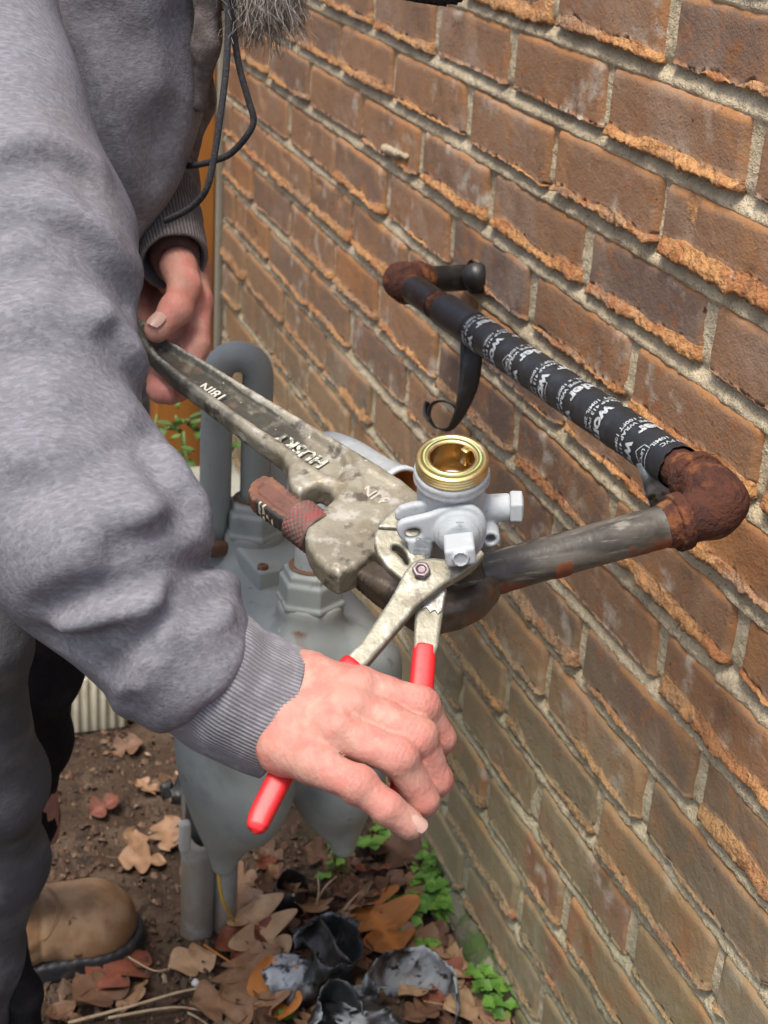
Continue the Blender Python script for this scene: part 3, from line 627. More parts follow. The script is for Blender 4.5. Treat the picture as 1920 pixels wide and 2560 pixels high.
# body
cax = -FW * .88 - UP * .47; cax /= np.linalg.norm(cax)     # axis of the core, out of the body towards the lens and down
bc = vp(1133, 1268)                                            # body axis at the level of the core
bo = vc - az * .0405                                # put exactly on the bore axis
core = bo + cax * .0215 + RT * (-6 * PXV) - az * .005
_r = ray(1226, 1343); _o = core - cax * .006; LB = CAM + _r * (((_o - CAM) @ cax) / (_r @ cax))
def vbody(P):
    q = P - vc; zz = q @ az; rad = np.linalg.norm(q - zz[:, None] * az, axis=1)
    rin = np.maximum(R0 * .88 - rad, 0) * 0
    d = cyl(P, vc - az * .0082, vc - az * .0160, 96 * PXV, .003)
    d = smin(d, cyl(P, vc - az * .0135, vc - az * .0170, 97.5 * PXV, .0014), .0006)
    d = smin(d, cyl(P, vc - az * .012, vc - az * .068, 87 * PXV, .005), .0025)
    d = smin(d, cyl(P, vc - az * .064, vc - az * .085, 76 * PXV, .003), .003)
    d = smin(d, cap(P, bo, core - cax * .014, .0175, .0150), .004)
    # side test port
    sp0 = bo + RT * .010 - az * .001; sp1 = bo + RT * (154 * PXV) + az * .0005
    d = smin(d, cyl(P, sp0, sp1, 36 * PXV, .0012), .003)
    # lower locking boss
    lb = LB; d = smin(d, cyl(P, lb - cax * .022, lb + cax * .003, 24 * PXV, .0012), .003)
    d = smax(d, -cyl(P, lb - cax * .006, lb + cax * .009, 12.5 * PXV, .0006), .0008)
    d = smax(d, -cyl(P, vc + az * .004, vc - az * .036, R0 * .61, .0005), .0008)
    return d + .00025 * vn(P, 330, 5, 2)
lo, hi = bb([vc, vc - az * .088, bo + RT * .034, core + cax * .01, LB], .030); sdf_obj('valve_body', vbody, lo, hi, .00095, m_grey, valve)
sp1 = bo + RT * (154 * PXV) + az * .0005
sdf_obj('test_plug', lambda P: smin(hexp(P, sp1 - RT * .0005 , sp1 + RT * (30 * PXV), 40 * PXV, .0012), cyl(P, sp1, sp1 + RT * (33 * PXV), 33 * PXV, .001), .0005), *bb([sp1, sp1 + RT * .01], .014), .0007, m_grey, valve)
# wing plates (lock wings), outlined on the plane that faces the core axis
u_, v_, w_ = RT - cax * (RT @ cax), None, cax; u_ /= np.linalg.norm(u_); v_ = np.cross(w_, u_)
if v_ @ UP < 0: v_ = -v_
def onp(px, py, o, nrm):
    r = ray(px, py); return CAM + r * (((o - CAM) @ nrm) / (r @ nrm))
fo = core + cax * .004
def p2(pts, o=fo): return [((onp(x, y, o, cax) - o) @ u_, (onp(x, y, o, cax) - o) @ v_) for x, y in pts]
wing = p2([(1148, 1258), (1180, 1262), (1205, 1280), (1216, 1310), (1212, 1350), (1196, 1378), (1168, 1392), (1130, 1386), (1100, 1366), (1084, 1352), (1081, 1366), (1073, 1400), (1058, 1406), (1034, 1405), (1024, 1398), (1021, 1372), (1015, 1352), (1000, 1342), (992, 1326), (994, 1308), (1010, 1297), (1040, 1290), (1078, 1280), (1110, 1266)])
hole = p2([(1010, 1330), (1018, 1318), (1036, 1314), (1050, 1318), (1055, 1330), (1046, 1343), (1028, 1347), (1013, 1342)])
def plate(poly, o, t, rd, holes=()):
    def f(P):
        q = P - o; X, Y, Z = q @ u_, q @ v_, q @ w_; d2 = poly2(X, Y, poly) + rd
        for h_ in holes: d2 = np.maximum(d2, -poly2(X, Y, h_) + rd * .6)
        dz = np.abs(Z) - t + rd; return np.minimum(np.maximum(d2, dz), 0) + np.hypot(np.maximum(d2, 0), np.maximum(dz, 0)) - rd
    pts = [o + u_ * x + v_ * y for x, y in poly]; lo, hi = bb(pts, t + .004); return f, lo, hi
wing = [tuple(q) for q in spline(np.array(wing + wing[:1]), 3)[:-1]]; hole = [tuple(q) for q in spline(np.array(hole + hole[:1]), 3)[:-1]]
f0, lo, hi = plate(wing, fo, .0030, .0022, [hole])
cc = onp(1146, 1326, fo, cax)
def f(P):
    d = f0(P); d = smin(d, cyl(P, cc - cax * .002, cc + cax * .0060, 62 * PXV, .0022), .0015)
    d = smin(d, cyl(P, cc, cc + cax * .0098, 52 * PXV, .0022), .0010); return smin(d, cyl(P, cc, cc + cax * .0118, 44 * PXV, .002), .001)
sdf_obj('lock_wing', f, lo - .008, hi + .008, .0008, m_grey, valve)
f1, lo, hi = plate(p2([(1120, 1252), (1118, 1292), (1040, 1320), (1002, 1322), (988, 1314), (987, 1298), (1000, 1284), (1030, 1275), (1075, 1270)]), fo - cax * .0095, .0028, .002); sdf_obj('rear_wing', f1, lo, hi, .0009, m_grey, valve)
# square head of the core
hd = cc + cax * .010 + v_ * (-.0012); HA = np.stack([u_ * math.cos(.14) + v_ * math.sin(.14), -u_ * math.sin(.14) + v_ * math.cos(.14), w_])
sdf_obj('core_head', lambda P: smin(smax(rbox((P - hd - cax * .008) @ HA.T, [38 * PXV, 25 * PXV, .0125], .0022), -cyl(P, hd + cax * .0205, hd + cax * .024, .0022, .0006), .0006),
        np.maximum(cyl(P, hd + cax * .0185, hd + cax * .0222, .0048, .0008), -cyl(P, hd + cax * .0212, hd + cax * .024, .0038, .0003)), .0004), *bb([hd - cax * .006, hd + cax * .024], .016), .0007, m_grey, valve)
# raised lettering on the wing tab
to = onp(1054, 1370, fo + cax * .0032, cax); ex = onp(1046, 1398, fo, cax) - onp(1056, 1352, fo, cax); ex /= np.linalg.norm(ex); ey = -np.cross(ex, cax) * -1
if ey @ RT < 0: ey = -ey
L1 = flat_text('US Pat.', .0060, onp(1062, 1374, fo + cax * .0034, cax), ex, ey, .0001); L2 = flat_text('684500', .0060, onp(1041, 1376, fo + cax * .0034, cax), ex, ey, .0001)
obj('patent_lettering', *join([L1, L2]), M('raised_grey', (.33, .36, .38), .6), valve, smooth=False)
L3 = flat_text('T', .007, cc + cax * .0122 + v_ * .0095 + u_ * .0, u_, v_, .0002); obj('core_letter', *L3, m_grey, valve, smooth=False)
# dark fitting under the valve on the end of the arm
lowp = vc - az * .105
sdf_obj('street_elbow', lambda P: chain(P, [vc - az * .078, lowp + az * .004, a1 - ua * .012], [.0172, .0178, .0168], .006) + .0004 * vn(P, 200, 4, 2), *bb([vc - az * .075, lowp, a1], .026), .0013, m_blackpipe, pipe, attrs=None)
# ================================================================ the pipe wrench
m_cast = M('worn_cast_metal', (.35, .32, .245), .48, .25, layers=[('n', (.18, .155, .11), dict(s=14, lo=.48, hi=.7, f=.7, seed=21)),('n', (.22, .19, .13), dict(s=36, lo=.45, hi=.66)), ('n', (.50, .48, .42), dict(s=70, lo=.54, hi=.68, f=.8, seed=3)),
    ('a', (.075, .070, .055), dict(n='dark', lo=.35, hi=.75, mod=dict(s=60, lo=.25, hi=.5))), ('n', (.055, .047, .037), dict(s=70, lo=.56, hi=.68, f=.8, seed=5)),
    ('n', (.33, .19, .10), dict(s=28, lo=.62, hi=.75, f=.45, seed=8)), ('p', (.58, .55, .48), dict(lo=.515, hi=.56, f=.55)), ('p', (.09, .08, .06), dict(lo=.485, hi=.43, f=.6)),
    ('n', (.72, .70, .64), dict(s=150, lo=.69, hi=.74, f=.7, seed=9))], bump=[(260, .35, .0015, 4), (70, .3, .002)], spec=.5)
m_jawdark = M('dark_forged_steel', (.085, .068, .050), .36, .35, layers=[('n', (.16, .12, .085), dict(s=40, lo=.5, hi=.68)), ('n', (.20, .085, .035), dict(s=60, lo=.56, hi=.7, f=.8, seed=3, rough=.8)), ('p', (.32, .28, .22), dict(lo=.51, hi=.57, f=.7)),
    ('n', (.02, .016, .014), dict(s=26, lo=.5, hi=.7, seed=7))], bump=[(120, .3, .002), (400, .25, .001)], spec=.5)
m_shank = M('rusty_shank', (.17, .075, .055), .75, layers=[('n', (.24, .11, .06), dict(s=60, lo=.48, hi=.66)), ('n', (.075, .045, .035), dict(s=50, lo=.5, hi=.68, seed=3)), ('p', (.05, .035, .028), dict(lo=.485, hi=.44, f=.8)), ('p', (.42, .28, .15), dict(lo=.515, hi=.57, f=.5)),
    ('a', (.05, .045, .04), dict(n='black', lo=.4, hi=.7)), ('a', (.62, .56, .40), dict(n='paint', lo=.4, hi=.6))], bump=[(200, .5, .002)])
m_knurl = M('red_knurled_nut', (.115, .095, .075), .7, layers=[('n', (.18, .15, .12), dict(s=90, lo=.5, hi=.7)), ('a', (.27, .045, .048), dict(n='red', lo=.2, hi=.7, mod=dict(s=30, lo=.25, hi=.5)))], bump=[(200, .3, .001)])
WN = UP * .755 - FW * .656; WN /= np.linalg.norm(WN); WO = at(1150, 1450, .968)
wx = RT - WN * (RT @ WN); wx /= np.linalg.norm(wx); wy = np.cross(WN, wx)
def wpl(px, py, h=0.0):                        # point on the wrench's own plane
    o = WO + WN * h; r = ray(px, py); return CAM + r * (((o - CAM) @ WN) / (r @ WN))
def w2(pts): return [((wpl(x, y) - WO) @ wx, (wpl(x, y) - WO) @ wy) for x, y in pts]
frame_ = w2([(296, 766), (330, 792), (410, 858), (560, 948), (700, 1036), (850, 1128), (1000, 1222), (1065, 1275), (1085, 1330), (1068, 1372), (1010, 1395), (950, 1398), (890, 1446), (846, 1464), (815, 1448), (786, 1418), (771, 1392), (763, 1366), (768, 1345), (800, 1308), (838, 1270), (826, 1248), (800, 1236), (775, 1244), (750, 1256), (732, 1244), (722, 1222), (722, 1190), (706, 1160), (660, 1128), (573, 1064), (505, 1012), (432, 957), (380, 906), (330, 852), (292, 818)])
panel = w2([(350, 826), (410, 872), (560, 965), (700, 1056), (811, 1130), (850, 1157), (864, 1190), (852, 1226), (815, 1214), (765, 1180), (716, 1134), (650, 1092), (560, 1026), (480, 968), (400, 906)])
tri = w2([(922, 1204), (1000, 1254), (968, 1282), (936, 1290), (912, 1262), (907, 1214)])
def fwr(P):
    q = P - WO; X, Y, Z = q @ wx, q @ wy, q @ WN
    d2 = poly2(X, Y, frame_); dp = poly2(X, Y, panel); dtri = poly2(X, Y, tri)
    xx = (X - frame_[6][0]) / (frame_[0][0] - frame_[6][0])          # 0 at the head, 1 at the grip end
    t = .0108 - .0030 * sst(.1, .6, xx) - .0045 * sst(.0016, -.0022, dp) * (Z > -1) - .0012 * sst(.001, -.001, dtri)
    t = t + .0007 * sst(.0062, .0052, dp) * sst(.0016, .0026, dp)
    r = .0042; d2 = d2 + r; dz = np.abs(Z) - t + r
    d = np.minimum(np.maximum(d2, dz), 0) + np.hypot(np.maximum(d2, 0), np.maximum(dz, 0)) - r
    return d + .00035 * vn(P, 120, 2, 2) + .0002 * vn(P, 380, 3, 1)
wrench = thing('pipe_wrench', wpl(760, 1180), 'worn cast pipe wrench with dark hook jaw and red knurled nut', 'pipe wrench')
cor = [WO + wx * x + wy * y for x, y in frame_]; lo, hi = bb(cor, .016)
V, F = snet(fwr, lo, hi, .00135); q = V - WO; X, Y = q @ wx, q @ wy; dp = poly2(X, Y, panel)
xx = (X - frame_[6][0]) / (frame_[0][0] - frame_[6][0])
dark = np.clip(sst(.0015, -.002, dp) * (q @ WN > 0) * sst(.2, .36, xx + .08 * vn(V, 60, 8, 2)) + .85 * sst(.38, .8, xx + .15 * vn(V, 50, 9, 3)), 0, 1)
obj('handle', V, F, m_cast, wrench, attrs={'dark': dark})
hx = wpl(500, 935) - wpl(760, 1092); hx /= np.linalg.norm(hx); hy = np.cross(WN, hx)
m_wprint = M('worn_lettering', (.60, .60, .50), .6, layers=[('n', (.16, .16, .12), dict(s=230, lo=.44, hi=.58))])
def ztop(px, py, h): return wpl(px, py, h)
obj('brand_lettering', *flat_text('HUSKY', .0145, wpl(752, 1124, .0075), hx, hy, .0005, 1.02), m_wprint, wrench, smooth=False)
obj('size_lettering', *flat_text('18IN', .0115, wpl(532, 979, .0064), hx, hy, .0003, 1.05), M('white_lettering', (.62, .60, .50), .6), wrench, smooth=False)
m_emb = M('raised_cast_lettering', (.46, .43, .36), .6)
obj('cast_lettering', *flat_text('18 IN', .0125, wpl(948, 1244, .0101), -(wpl(990, 1268) - wpl(915, 1222)) / np.linalg.norm(wpl(990, 1268) - wpl(915, 1222)), np.cross(WN, -(wpl(990, 1268) - wpl(915, 1222)) / np.linalg.norm(wpl(990, 1268) - wpl(915, 1222))), .0002), m_emb, wrench, smooth=False)
# hook jaw with its toothed shank
HZ = -.004
def w2h(pts): return [((wpl(x, y, HZ) - WO) @ wx, (wpl(x, y, HZ) - WO) @ wy) for x, y in pts]
hook = w2h([(628, 1262), (622, 1240), (634, 1218), (658, 1206), (684, 1210), (760, 1274), (860, 1362), (930, 1418), (1000, 1462), (1060, 1486), (1110, 1468), (1150, 1436), (1180, 1404), (1206, 1384), (1236, 1380), (1258, 1396), (1266, 1424), (1261, 1452), (1248, 1484), (1214, 1522), (1156, 1552), (1095, 1566), (1030, 1556), (985, 1524), (930, 1486), (868, 1436), (770, 1356), (690, 1306)])
recess = w2h([(648, 1250), (646, 1236), (660, 1226), (680, 1232), (760, 1300), (740, 1318), (690, 1284)])
sdir = wpl(900, 1425, HZ) - wpl(660, 1240, HZ); sdir /= np.linalg.norm(sdir); sper = np.cross(WN, sdir)
def fhk(P):
    q = P - WO; X, Y, Z = q @ wx, q @ wy, q @ WN - HZ; d2 = poly2(X, Y, hook); s = q @ sdir
    jaw = sst(-.055, -.015, (P - wpl(1060, 1500, HZ)) @ sdir)
    d2 = d2 + (1 - jaw) * .0011 * (np.abs(np.mod(s / .0042, 1) - .5) * 2 - .5)
    r = .0022 + .005 * jaw; t = .0068 + .0052 * jaw + .0012 * sst(.25, .6, vn(P, 45, 4, 2)) * jaw - .0016 * sst(.0008, -.0008, poly2(X, Y, recess))
    d2 = d2 + r; dz = np.abs(Z) - t + r
    return np.minimum(np.maximum(d2, dz), 0) + np.hypot(np.maximum(d2, 0), np.maximum(dz, 0)) - r + .0004 * vn(P, 110, 6, 3)
cor = [WO + wx * x + wy * y for x, y in hook]; lo, hi = bb(cor, .02); V, F = snet(fhk, lo, hi, .0012)
s = (V - wpl(1060, 1500, HZ)) @ sdir; isj = sst(-.085, -.045, s)
mk = F[(isj[F].mean(1) > .5)]; ms = F[(isj[F].mean(1) <= .5)]
def sub(V, F): u, inv = np.unique(F, return_inverse=True); return V[u], inv.reshape(F.shape), u
V1, F1, _ = sub(V, mk); obj('hook_jaw', V1, F1, m_jawdark, wrench)
V1, F1, u = sub(V, ms); q = V1 - WO; lowe = poly2(q @ wx, q @ wy, hook); side = ((V1 - wpl(660, 1240, HZ)) @ sper); pnt = ((V1 - wpl(660, 1240, HZ)) @ sdir)
edge = (np.abs(lowe) < .0022) * (side < 0)
obj('threaded_shank', V1, F1, m_shank, wrench, attrs={'black': edge * sst(.0, .01, pnt), 'paint': edge * (np.mod(pnt / .0042, 1) < .5) * (vn(V1, 160, 5, 2) > -.12) * sst(.006, .010, pnt) * sst(.026, .02, pnt)})
# knurled nut
nc = wpl(772, 1318, -.002); nr, nl = .0150, .0105; ns = 96; V = []; F = []; red = []
u1, v1 = WN, np.cross(sdir, WN); th = np.arange(ns) * 2 * math.pi / ns
prof = [(.55, -1.0), (.9, -1.0), (.98, -.93)] + [(1, z) for z in np.linspace(-.88, .88, 24)] + [(.98, .93), (.9, 1.0), (.55, 1.0)]
for r_, z_ in prof:
    k = (np.abs(np.mod(th * 22 / (2 * math.pi) + z_ * 2.6, 1) - .5) * 2) ; k2 = (np.abs(np.mod(th * 22 / (2 * math.pi) - z_ * 2.6, 1) - .5) * 2); kk = np.minimum(k, k2) if abs(r_ - 1) < 1e-6 else 1 + 0 * th
    rr_ = nr * r_ - .0010 * (1 - np.clip(kk * 2.2, 0, 1)); V.append(nc + sdir * nl * z_ + rr_[:, None] * (np.cos(th)[:, None] * u1 + np.sin(th)[:, None] * v1)); red.append(1 - np.clip(kk * 2, 0, 1) + .25 * (z_ > .2))
n = len(prof); F = [[i * ns + k, i * ns + (k + 1) % ns, (i + 1) * ns + (k + 1) % ns, (i + 1) * ns + k] for i in range(n - 1) for k in range(ns)]
obj('adjusting_nut', np.concatenate(V), F, m_knurl, wrench, attrs={'red': np.concatenate(red)})

# ================================================================ the pliers
m_plier = M('scuffed_plier_steel', (.245, .235, .18), .47, .4, layers=[('n', (.17, .155, .11), dict(s=45, lo=.48, hi=.68)), ('n', (.40, .385, .32), dict(s=90, lo=.54, hi=.68, seed=3, st=(1, 1, .4))), ('n', (.10, .085, .065), dict(s=40, lo=.60, hi=.72, seed=6, f=.8)), ('p', (.6, .58, .52), dict(lo=.52, hi=.57, f=.6)), ('p', (.08, .07, .055), dict(lo=.485, hi=.44, f=.6))], bump=[(300, .3, .001), (90, .2, .0015)])
m_bright = M('bright_scraped_steel', (.36, .36, .355), .4, .6, layers=[('n', (.20, .19, .16), dict(s=90, lo=.46, hi=.6, st=(1, 1, .3)))], bump=[(200, .3, .001, 3, (1, 1, .2))])
m_red = M('red_dipped_grip', (.56, .016, .018), .42, layers=[('n', (.50, .012, .015), dict(s=30, lo=.5, hi=.7)), ('n', (.62, .15, .13), dict(s=120, lo=.62, hi=.72, f=.5, seed=4)), ('n', (.16, .02, .02), dict(s=45, lo=.62, hi=.76, f=.5, seed=9))], bump=[(60, .15, .002)], spec=.5)
PN = UP * .5145 - FW * .8575; PN /= np.linalg.norm(PN); PO = at(1053, 1431, .905)
px_ = RT - PN * (RT @ PN); px_ /= np.linalg.norm(px_); py_ = np.cross(PN, px_)
def ppl(x, y, h=0.0):
    o = PO + PN * h; r = ray(x, y); return CAM + r * (((o - CAM) @ PN) / (r @ PN))
def pp2(pts, h=0.0): return [((ppl(x, y, h) - PO) @ px_, (ppl(x, y, h) - PO) @ py_) for x, y in pts]
def pplate(pts, h, t, rd, holes=(), bulge=None):
    poly = pp2(pts, h); hs = [pp2(q, h) for q in holes]
    def f(P):
        q = P - PO; X, Y, Z = q @ px_, q @ py_, q @ PN - h; d2 = poly2(X, Y, poly) + rd
        for k in hs: d2 = smax(d2, -poly2(X, Y, k) + rd * .5, .0005)
        dz = np.abs(Z) - t + rd; return np.minimum(np.maximum(d2, dz), 0) + np.hypot(np.maximum(d2, 0), np.maximum(dz, 0)) - rd + .0002 * vn(P, 200, 3, 2)
    return (f, *bb([PO + px_ * x + py_ * y + PN * h for x, y in poly], t + .004))
pliers = thing('slip_joint_pliers', ppl(1053, 1431), 'scuffed steel pliers with red dipped grips held under the valve', 'pliers')
f, lo, hi = pplate([(1046, 1258), (1003, 1269), (976, 1284), (951, 1306), (937, 1340), (935, 1366), (945, 1396), (970, 1428), (1000, 1453), (1040, 1480), (1080, 1488), (1085, 1440), (1066, 1400), (1052, 1350), (1050, 1300)], -.0045, .0042, .0014,
    [[(977, 1374), (984, 1367), (996, 1369), (1008, 1377), (1019, 1392), (1026, 1410), (1022, 1424), (1012, 1420), (1003, 1406), (990, 1392), (979, 1385)]])
sdf_obj('slotted_jaw', f, lo, hi, .0009, m_plier, pliers)
f, lo, hi = pplate([(1046, 1258), (1003, 1269), (976, 1284), (953, 1306), (944, 1322), (1000, 1326), (1050, 1318)], .0002, .0022, .0008); sdf_obj('jaw_step', f, lo, hi, .0009, m_plier, pliers)
f, lo, hi = pplate([(1030, 1412), (1048, 1404), (1085, 1402), (1130, 1407), (1173, 1398), (1203, 1380), (1210, 1392), (1191, 1416), (1157, 1441), (1112, 1466), (1082, 1490), (1039, 1525), (957, 1622), (918, 1668), (890, 1690), (866, 1668), (871, 1645), (902, 1612), (939, 1559), (985, 1489), (1010, 1438)], .0045, .0042, .0016); sdf_obj('handle', f, lo, hi, .0009, m_plier, pliers)
f, lo, hi = pplate([(1112, 1466), (1117, 1480), (1112, 1512), (1104, 1560), (1094, 1625), (1082, 1660), (1040, 1660), (1034, 1625), (1036, 1560), (1038, 1524), (1060, 1500), (1080, 1488)], -.0035, .0042, .0016); sdf_obj('handle', f, lo, hi, .0009, m_plier, pliers)
f, lo, hi = pplate([(1108, 1470), (1114, 1482), (1110, 1508), (1106, 1528), (1094, 1538), (1088, 1526), (1074, 1534), (1066, 1520), (1052, 1526), (1062, 1504), (1082, 1490)], .0008, .0006, .0003); sdf_obj('scraped_patch', f, lo, hi, .0006, m_bright, pliers)
def grip(pts, rad, name, flat=.72):
    path = spline([ppl(*p) for p in pts], 8); n = len(path); rs = np.interp(np.linspace(0, 1, n), np.linspace(0, 1, len(rad)), rad)
    T = np.gradient(path, axis=0); T /= np.linalg.norm(T, axis=1)[:, None]; th = np.arange(28) * 2 * math.pi / 28; V = []
    for i in range(n):
        b = np.cross(PN, T[i]); b /= np.linalg.norm(b); ee = .62
        c, s_ = np.cos(th), np.sin(th); c = np.sign(c) * np.abs(c) ** ee; s_ = np.sign(s_) * np.abs(s_) ** ee
        V.append(path[i] + rs[i] * (c[:, None] * b + flat * s_[:, None] * PN))
    F = [[i * 28 + k, i * 28 + (k + 1) % 28, (i + 1) * 28 + (k + 1) % 28, (i + 1) * 28 + k] for i in range(n - 1) for k in range(28)] + [list(range(28))[::-1], [(n - 1) * 28 + k for k in range(28)]]
    return obj(name, np.concatenate(V), F, m_red, pliers)
grip([(890, 1656, .0045), (884, 1663, .0045), (874, 1678, .0045), (830, 1740, .004), (770, 1826, .003), (715, 1918, .002), (680, 1984, .002), (655, 2034, .002), (644, 2062, .002), (640, 2076, .002), (637, 2084, .002)], [.0055, .0074, .0078, .0076, .0074, .0070, .0068, .0066, .0060, .0042, .0008], 'grip')
grip([(1063, 1614, -.0035), (1062, 1619, -.0035), (1060, 1640, -.0035), (1054, 1707, -.0035), (1044, 1800, -.0035), (1026, 1890, -.0035), (1014, 1930, -.0035), (1002, 1972, -.0035), (996, 1996, -.0035), (994, 2002, -.0035)], [.0052, .0066, .0068, .0070, .0070, .0068, .0066, .0062, .0050, .0010], 'grip')
bo_ = ppl(1053, 1431, .0085); m_bolt = M('purplish_bolt', (.17, .13, .14), .4, .6, layers=[('n', (.30, .27, .24), dict(s=150, lo=.5, hi=.66))])
sdf_obj('bolt', lambda P: smax(hexp(P, bo_ - PN * .002, bo_ + PN * .0045, .0047, .0008), -cyl(P, bo_ + PN * .0036, bo_ + PN * .007, .0026, .0004), .0006), *bb([bo_], .011), .00045, m_bolt, pliers)

# ================================================================ the gas meter
m_meter = M('meter_grey_paint', (.285, .312, .298), .55, layers=[('n', (.34, .365, .345), dict(s=12, lo=.45, hi=.65)), ('n', (.215, .24, .245), dict(s=25, lo=.52, hi=.7, seed=3, f=.7)), ('n', (.10, .09, .07), dict(s=60, lo=.64, hi=.74, f=.5, seed=5)), ('n', (.5, .5, .46), dict(s=70, lo=.72, hi=.77, f=.6, seed=8)),
    ('n', (.02, .02, .02), dict(s=120, lo=.74, hi=.77, f=.8, seed=12)), ('z', (.25, .245, .20), dict(lo=.34, hi=.22, f=.5, mod=dict(s=14, lo=.4, hi=.6))), ('a', (.18, .085, .03), dict(n='rust', lo=.3, hi=.7))], bump=[(40, .12, .003), (300, .15, .001)], spec=.4)
m_mrust = M('rust_ring', (.13, .065, .035), .9, layers=[('n', (.22, .13, .07), dict(s=80, lo=.5, hi=.66))], bump=[(200, .5, .002)])
N1 = at(636, 1292, 1.5); N2 = at(777, 1470, 1.376); N2[2] = N1[2]
mx_ = N2 - N1; mx_[2] = 0; mx_ /= np.linalg.norm(mx_); my_ = np.cross([0, 0, 1], mx_); mz_ = np.array([0, 0, 1.0]); MC = (N1 + N2) / 2
def mp(x, y, z): return MC + mx_ * x + my_ * y + mz_ * z
t1, t2 = at(560, 2158, 1.535), at(858, 2112, 1.55)
def fmet(P):
    q = P - MC; X, Y, Z = q @ mx_, q @ my_, q[:, 2]
    Q = np.stack([X, Y, Z], 1)
    d = rbox(Q - np.array([0, 0, -.105], np.float32), [.118, .088, .070], .035)
    # shoulders slope away from the middle
    d = smax(d, (Z + .038) * .8 + (np.abs(Y) - .035) * .42, .02)
    for sg, tp in ((-1, t1), (1, t2)):
        tl = tp - MC; tl = np.array([tl @ mx_, tl @ my_, tl[2]])
        d = smin(d, ell(Q, [.010, sg * .046, -.170], [.112, .052, .125]), .016)
        d = smin(d, cap(Q, [.03, sg * .052, -.20], tl, .048, .013), .03); d = smin(d, cap(P, np.array(tp) + [0, 0, .0], np.array(tp) + mx_ * .045 + [0, 0, .07], .0055, .0045), .004)
    for n_ in (N1, N2): d = smin(d, cyl(P, n_ - mz_ * .05, n_ - mz_ * .012, .030, .004), .016)
    return d
pts = [mp(-.14, -.13, -.36), mp(.14, .13, .0), t1, t2]; lo, hi = bb(pts, .015)
meter = thing('gas_meter', mp(0, 0, -.34), 'grey diaphragm gas meter with bent pipes between the worker and the wall', 'gas meter')
V, F = snet(fmet, lo, hi, .0042)
q = V - N2; hh = np.hypot(q @ mx_, q @ my_); ang = np.arctan2(q @ my_, q @ mx_)
q1 = V - N1; h1_ = np.hypot(q1 @ mx_, q1 @ my_)
drip = sst(.010, .003, np.abs((q @ my_) + .004 * vn(V, 12, 3, 2) + .018) ) * (q[:, 2] < -.03) * (q[:, 2] > -.19) * ((q @ mx_) > 0) * .75
obj('case', V, F, m_meter, meter, attrs={'rust': np.clip((sst(.033, .029, hh) * .4 + sst(.033, .029, h1_) * .4) * (q[:, 2] > -.045) + drip * .6, 0, 1)})
# cover plate between the two connections, with its screws
cv = [(-.068, -.028), (-.056, -.062), (.030, -.066), (.052, -.040), (.052, .035), (.03, .056), (-.056, .056), (-.068, .03)]
PZ = -.020
def fcov(P):
    q = P - MC; X, Y, Z = q @ mx_, q @ my_, q[:, 2] - PZ + .10 * np.abs(q @ my_) * 0; d2 = poly2(X, Y, cv) + .003
    dz = np.abs(Z) - .012 + .003; return np.minimum(np.maximum(d2, dz), 0) + np.hypot(np.maximum(d2, 0), np.maximum(dz, 0)) - .003
# the plate seen beside the nuts: traced on the level of its own top
def lvl(px, py, z): return on_z(px, py, MC[2] + z)
cvp = [lvl(x, y, -.022) for x, y in [(600, 1342), (700, 1322), (800, 1330), (830, 1380), (742, 1408), (700, 1428), (648, 1436), (586, 1366)]]
cv = [((p - MC) @ mx_, (p - MC) @ my_) for p in cvp]; PZ = -.032
lo, hi = bb(cvp, .022); sdf_obj('cover_plate', fcov, lo, hi, .0016, m_meter, meter)
cvi = [lvl(x, y, -.022) for x, y in [(622, 1350), (640, 1346), (688, 1400), (694, 1418), (676, 1418)]]
for (x, y) in ((596, 1342), (657, 1420), (806, 1338)):
    c_ = lvl(x, y, -.020); sdf_obj('screw', lambda P: smax(cyl(P, c_ - mz_ * .004, c_ + mz_ * .0035, .0052, .0015), -cyl(P, c_ + mz_ * .002, c_ + mz_ * .006, .0024, .0005), .001), *bb([c_], .009), .0008, m_mrust, meter)
for n_ in (N1, N2):
    fn = lambda P: smin(hexp(P, n_ - mz_ * .014, n_ + mz_ * .010, .0255, .003), hexp(P, n_ - mz_ * .016, n_ - mz_ * .010, .0275, .002), .002)
    fn2 = lambda P: smin(smin(fn(P), hexp(P, n_ + mz_ * .006, n_ + mz_ * .018, .0225, .003), .003), cyl(P, n_, n_ + mz_ * .021, .0195, .002), .003)
    nut = sdf_obj('union_nut', fn2, n_ - .034, n_ + .034, .0013, m_meter, meter)
    obj('rust_collar', *lathe([(.0255, -.0185), (.0275, -.0165), (.024, -.0135)], n_, mz_, 40), m_mrust, nut)
    obj('rust_collar', *lathe([(.0205, .0205), (.0180, .0222), (.0158, .0215)], n_, mz_, 40), m_mrust, nut)
# pipes: the tall loop and the short bend with its open swivel
lp0 = at(537, 1318, 1.50); Lz = at(537, 1000, 1.5)
r1 = np.array([N1[0], N1[1], 0]); l1 = np.array([lp0[0], lp0[1], 0]); top = at(590, 890, 1.49)[2]; rad = np.linalg.norm(r1 - l1) / 2; cm = (r1 + l1) / 2; dv_ = (l1 - r1) / (2 * rad)
path = [N1 + mz_ * .012] + [np.array([r1[0], r1[1], z]) for z in np.linspace(N1[2] + .03, top, 6)] + [cm + dv_ * rad * -math.cos(a) + mz_ * (top + rad * math.sin(a)) for a in np.linspace(0, math.pi, 14)[1:-1]] + [np.array([l1[0], l1[1], z]) for z in np.linspace(top, lp0[2] + .022, 6)]
obj('pipe_loop', *tube(np.array(path), .0145, 28), m_meter, meter)
b_ = np.array([l1[0], l1[1], lp0[2]])
obj('pipe_end', *lathe([(.0001, -.012), (.0118, -.012), (.0122, .010), (.0128, .016), (.0150, .024), (.0150, .10), (.0146, .103)], b_, mz_, 36), m_meter, meter)
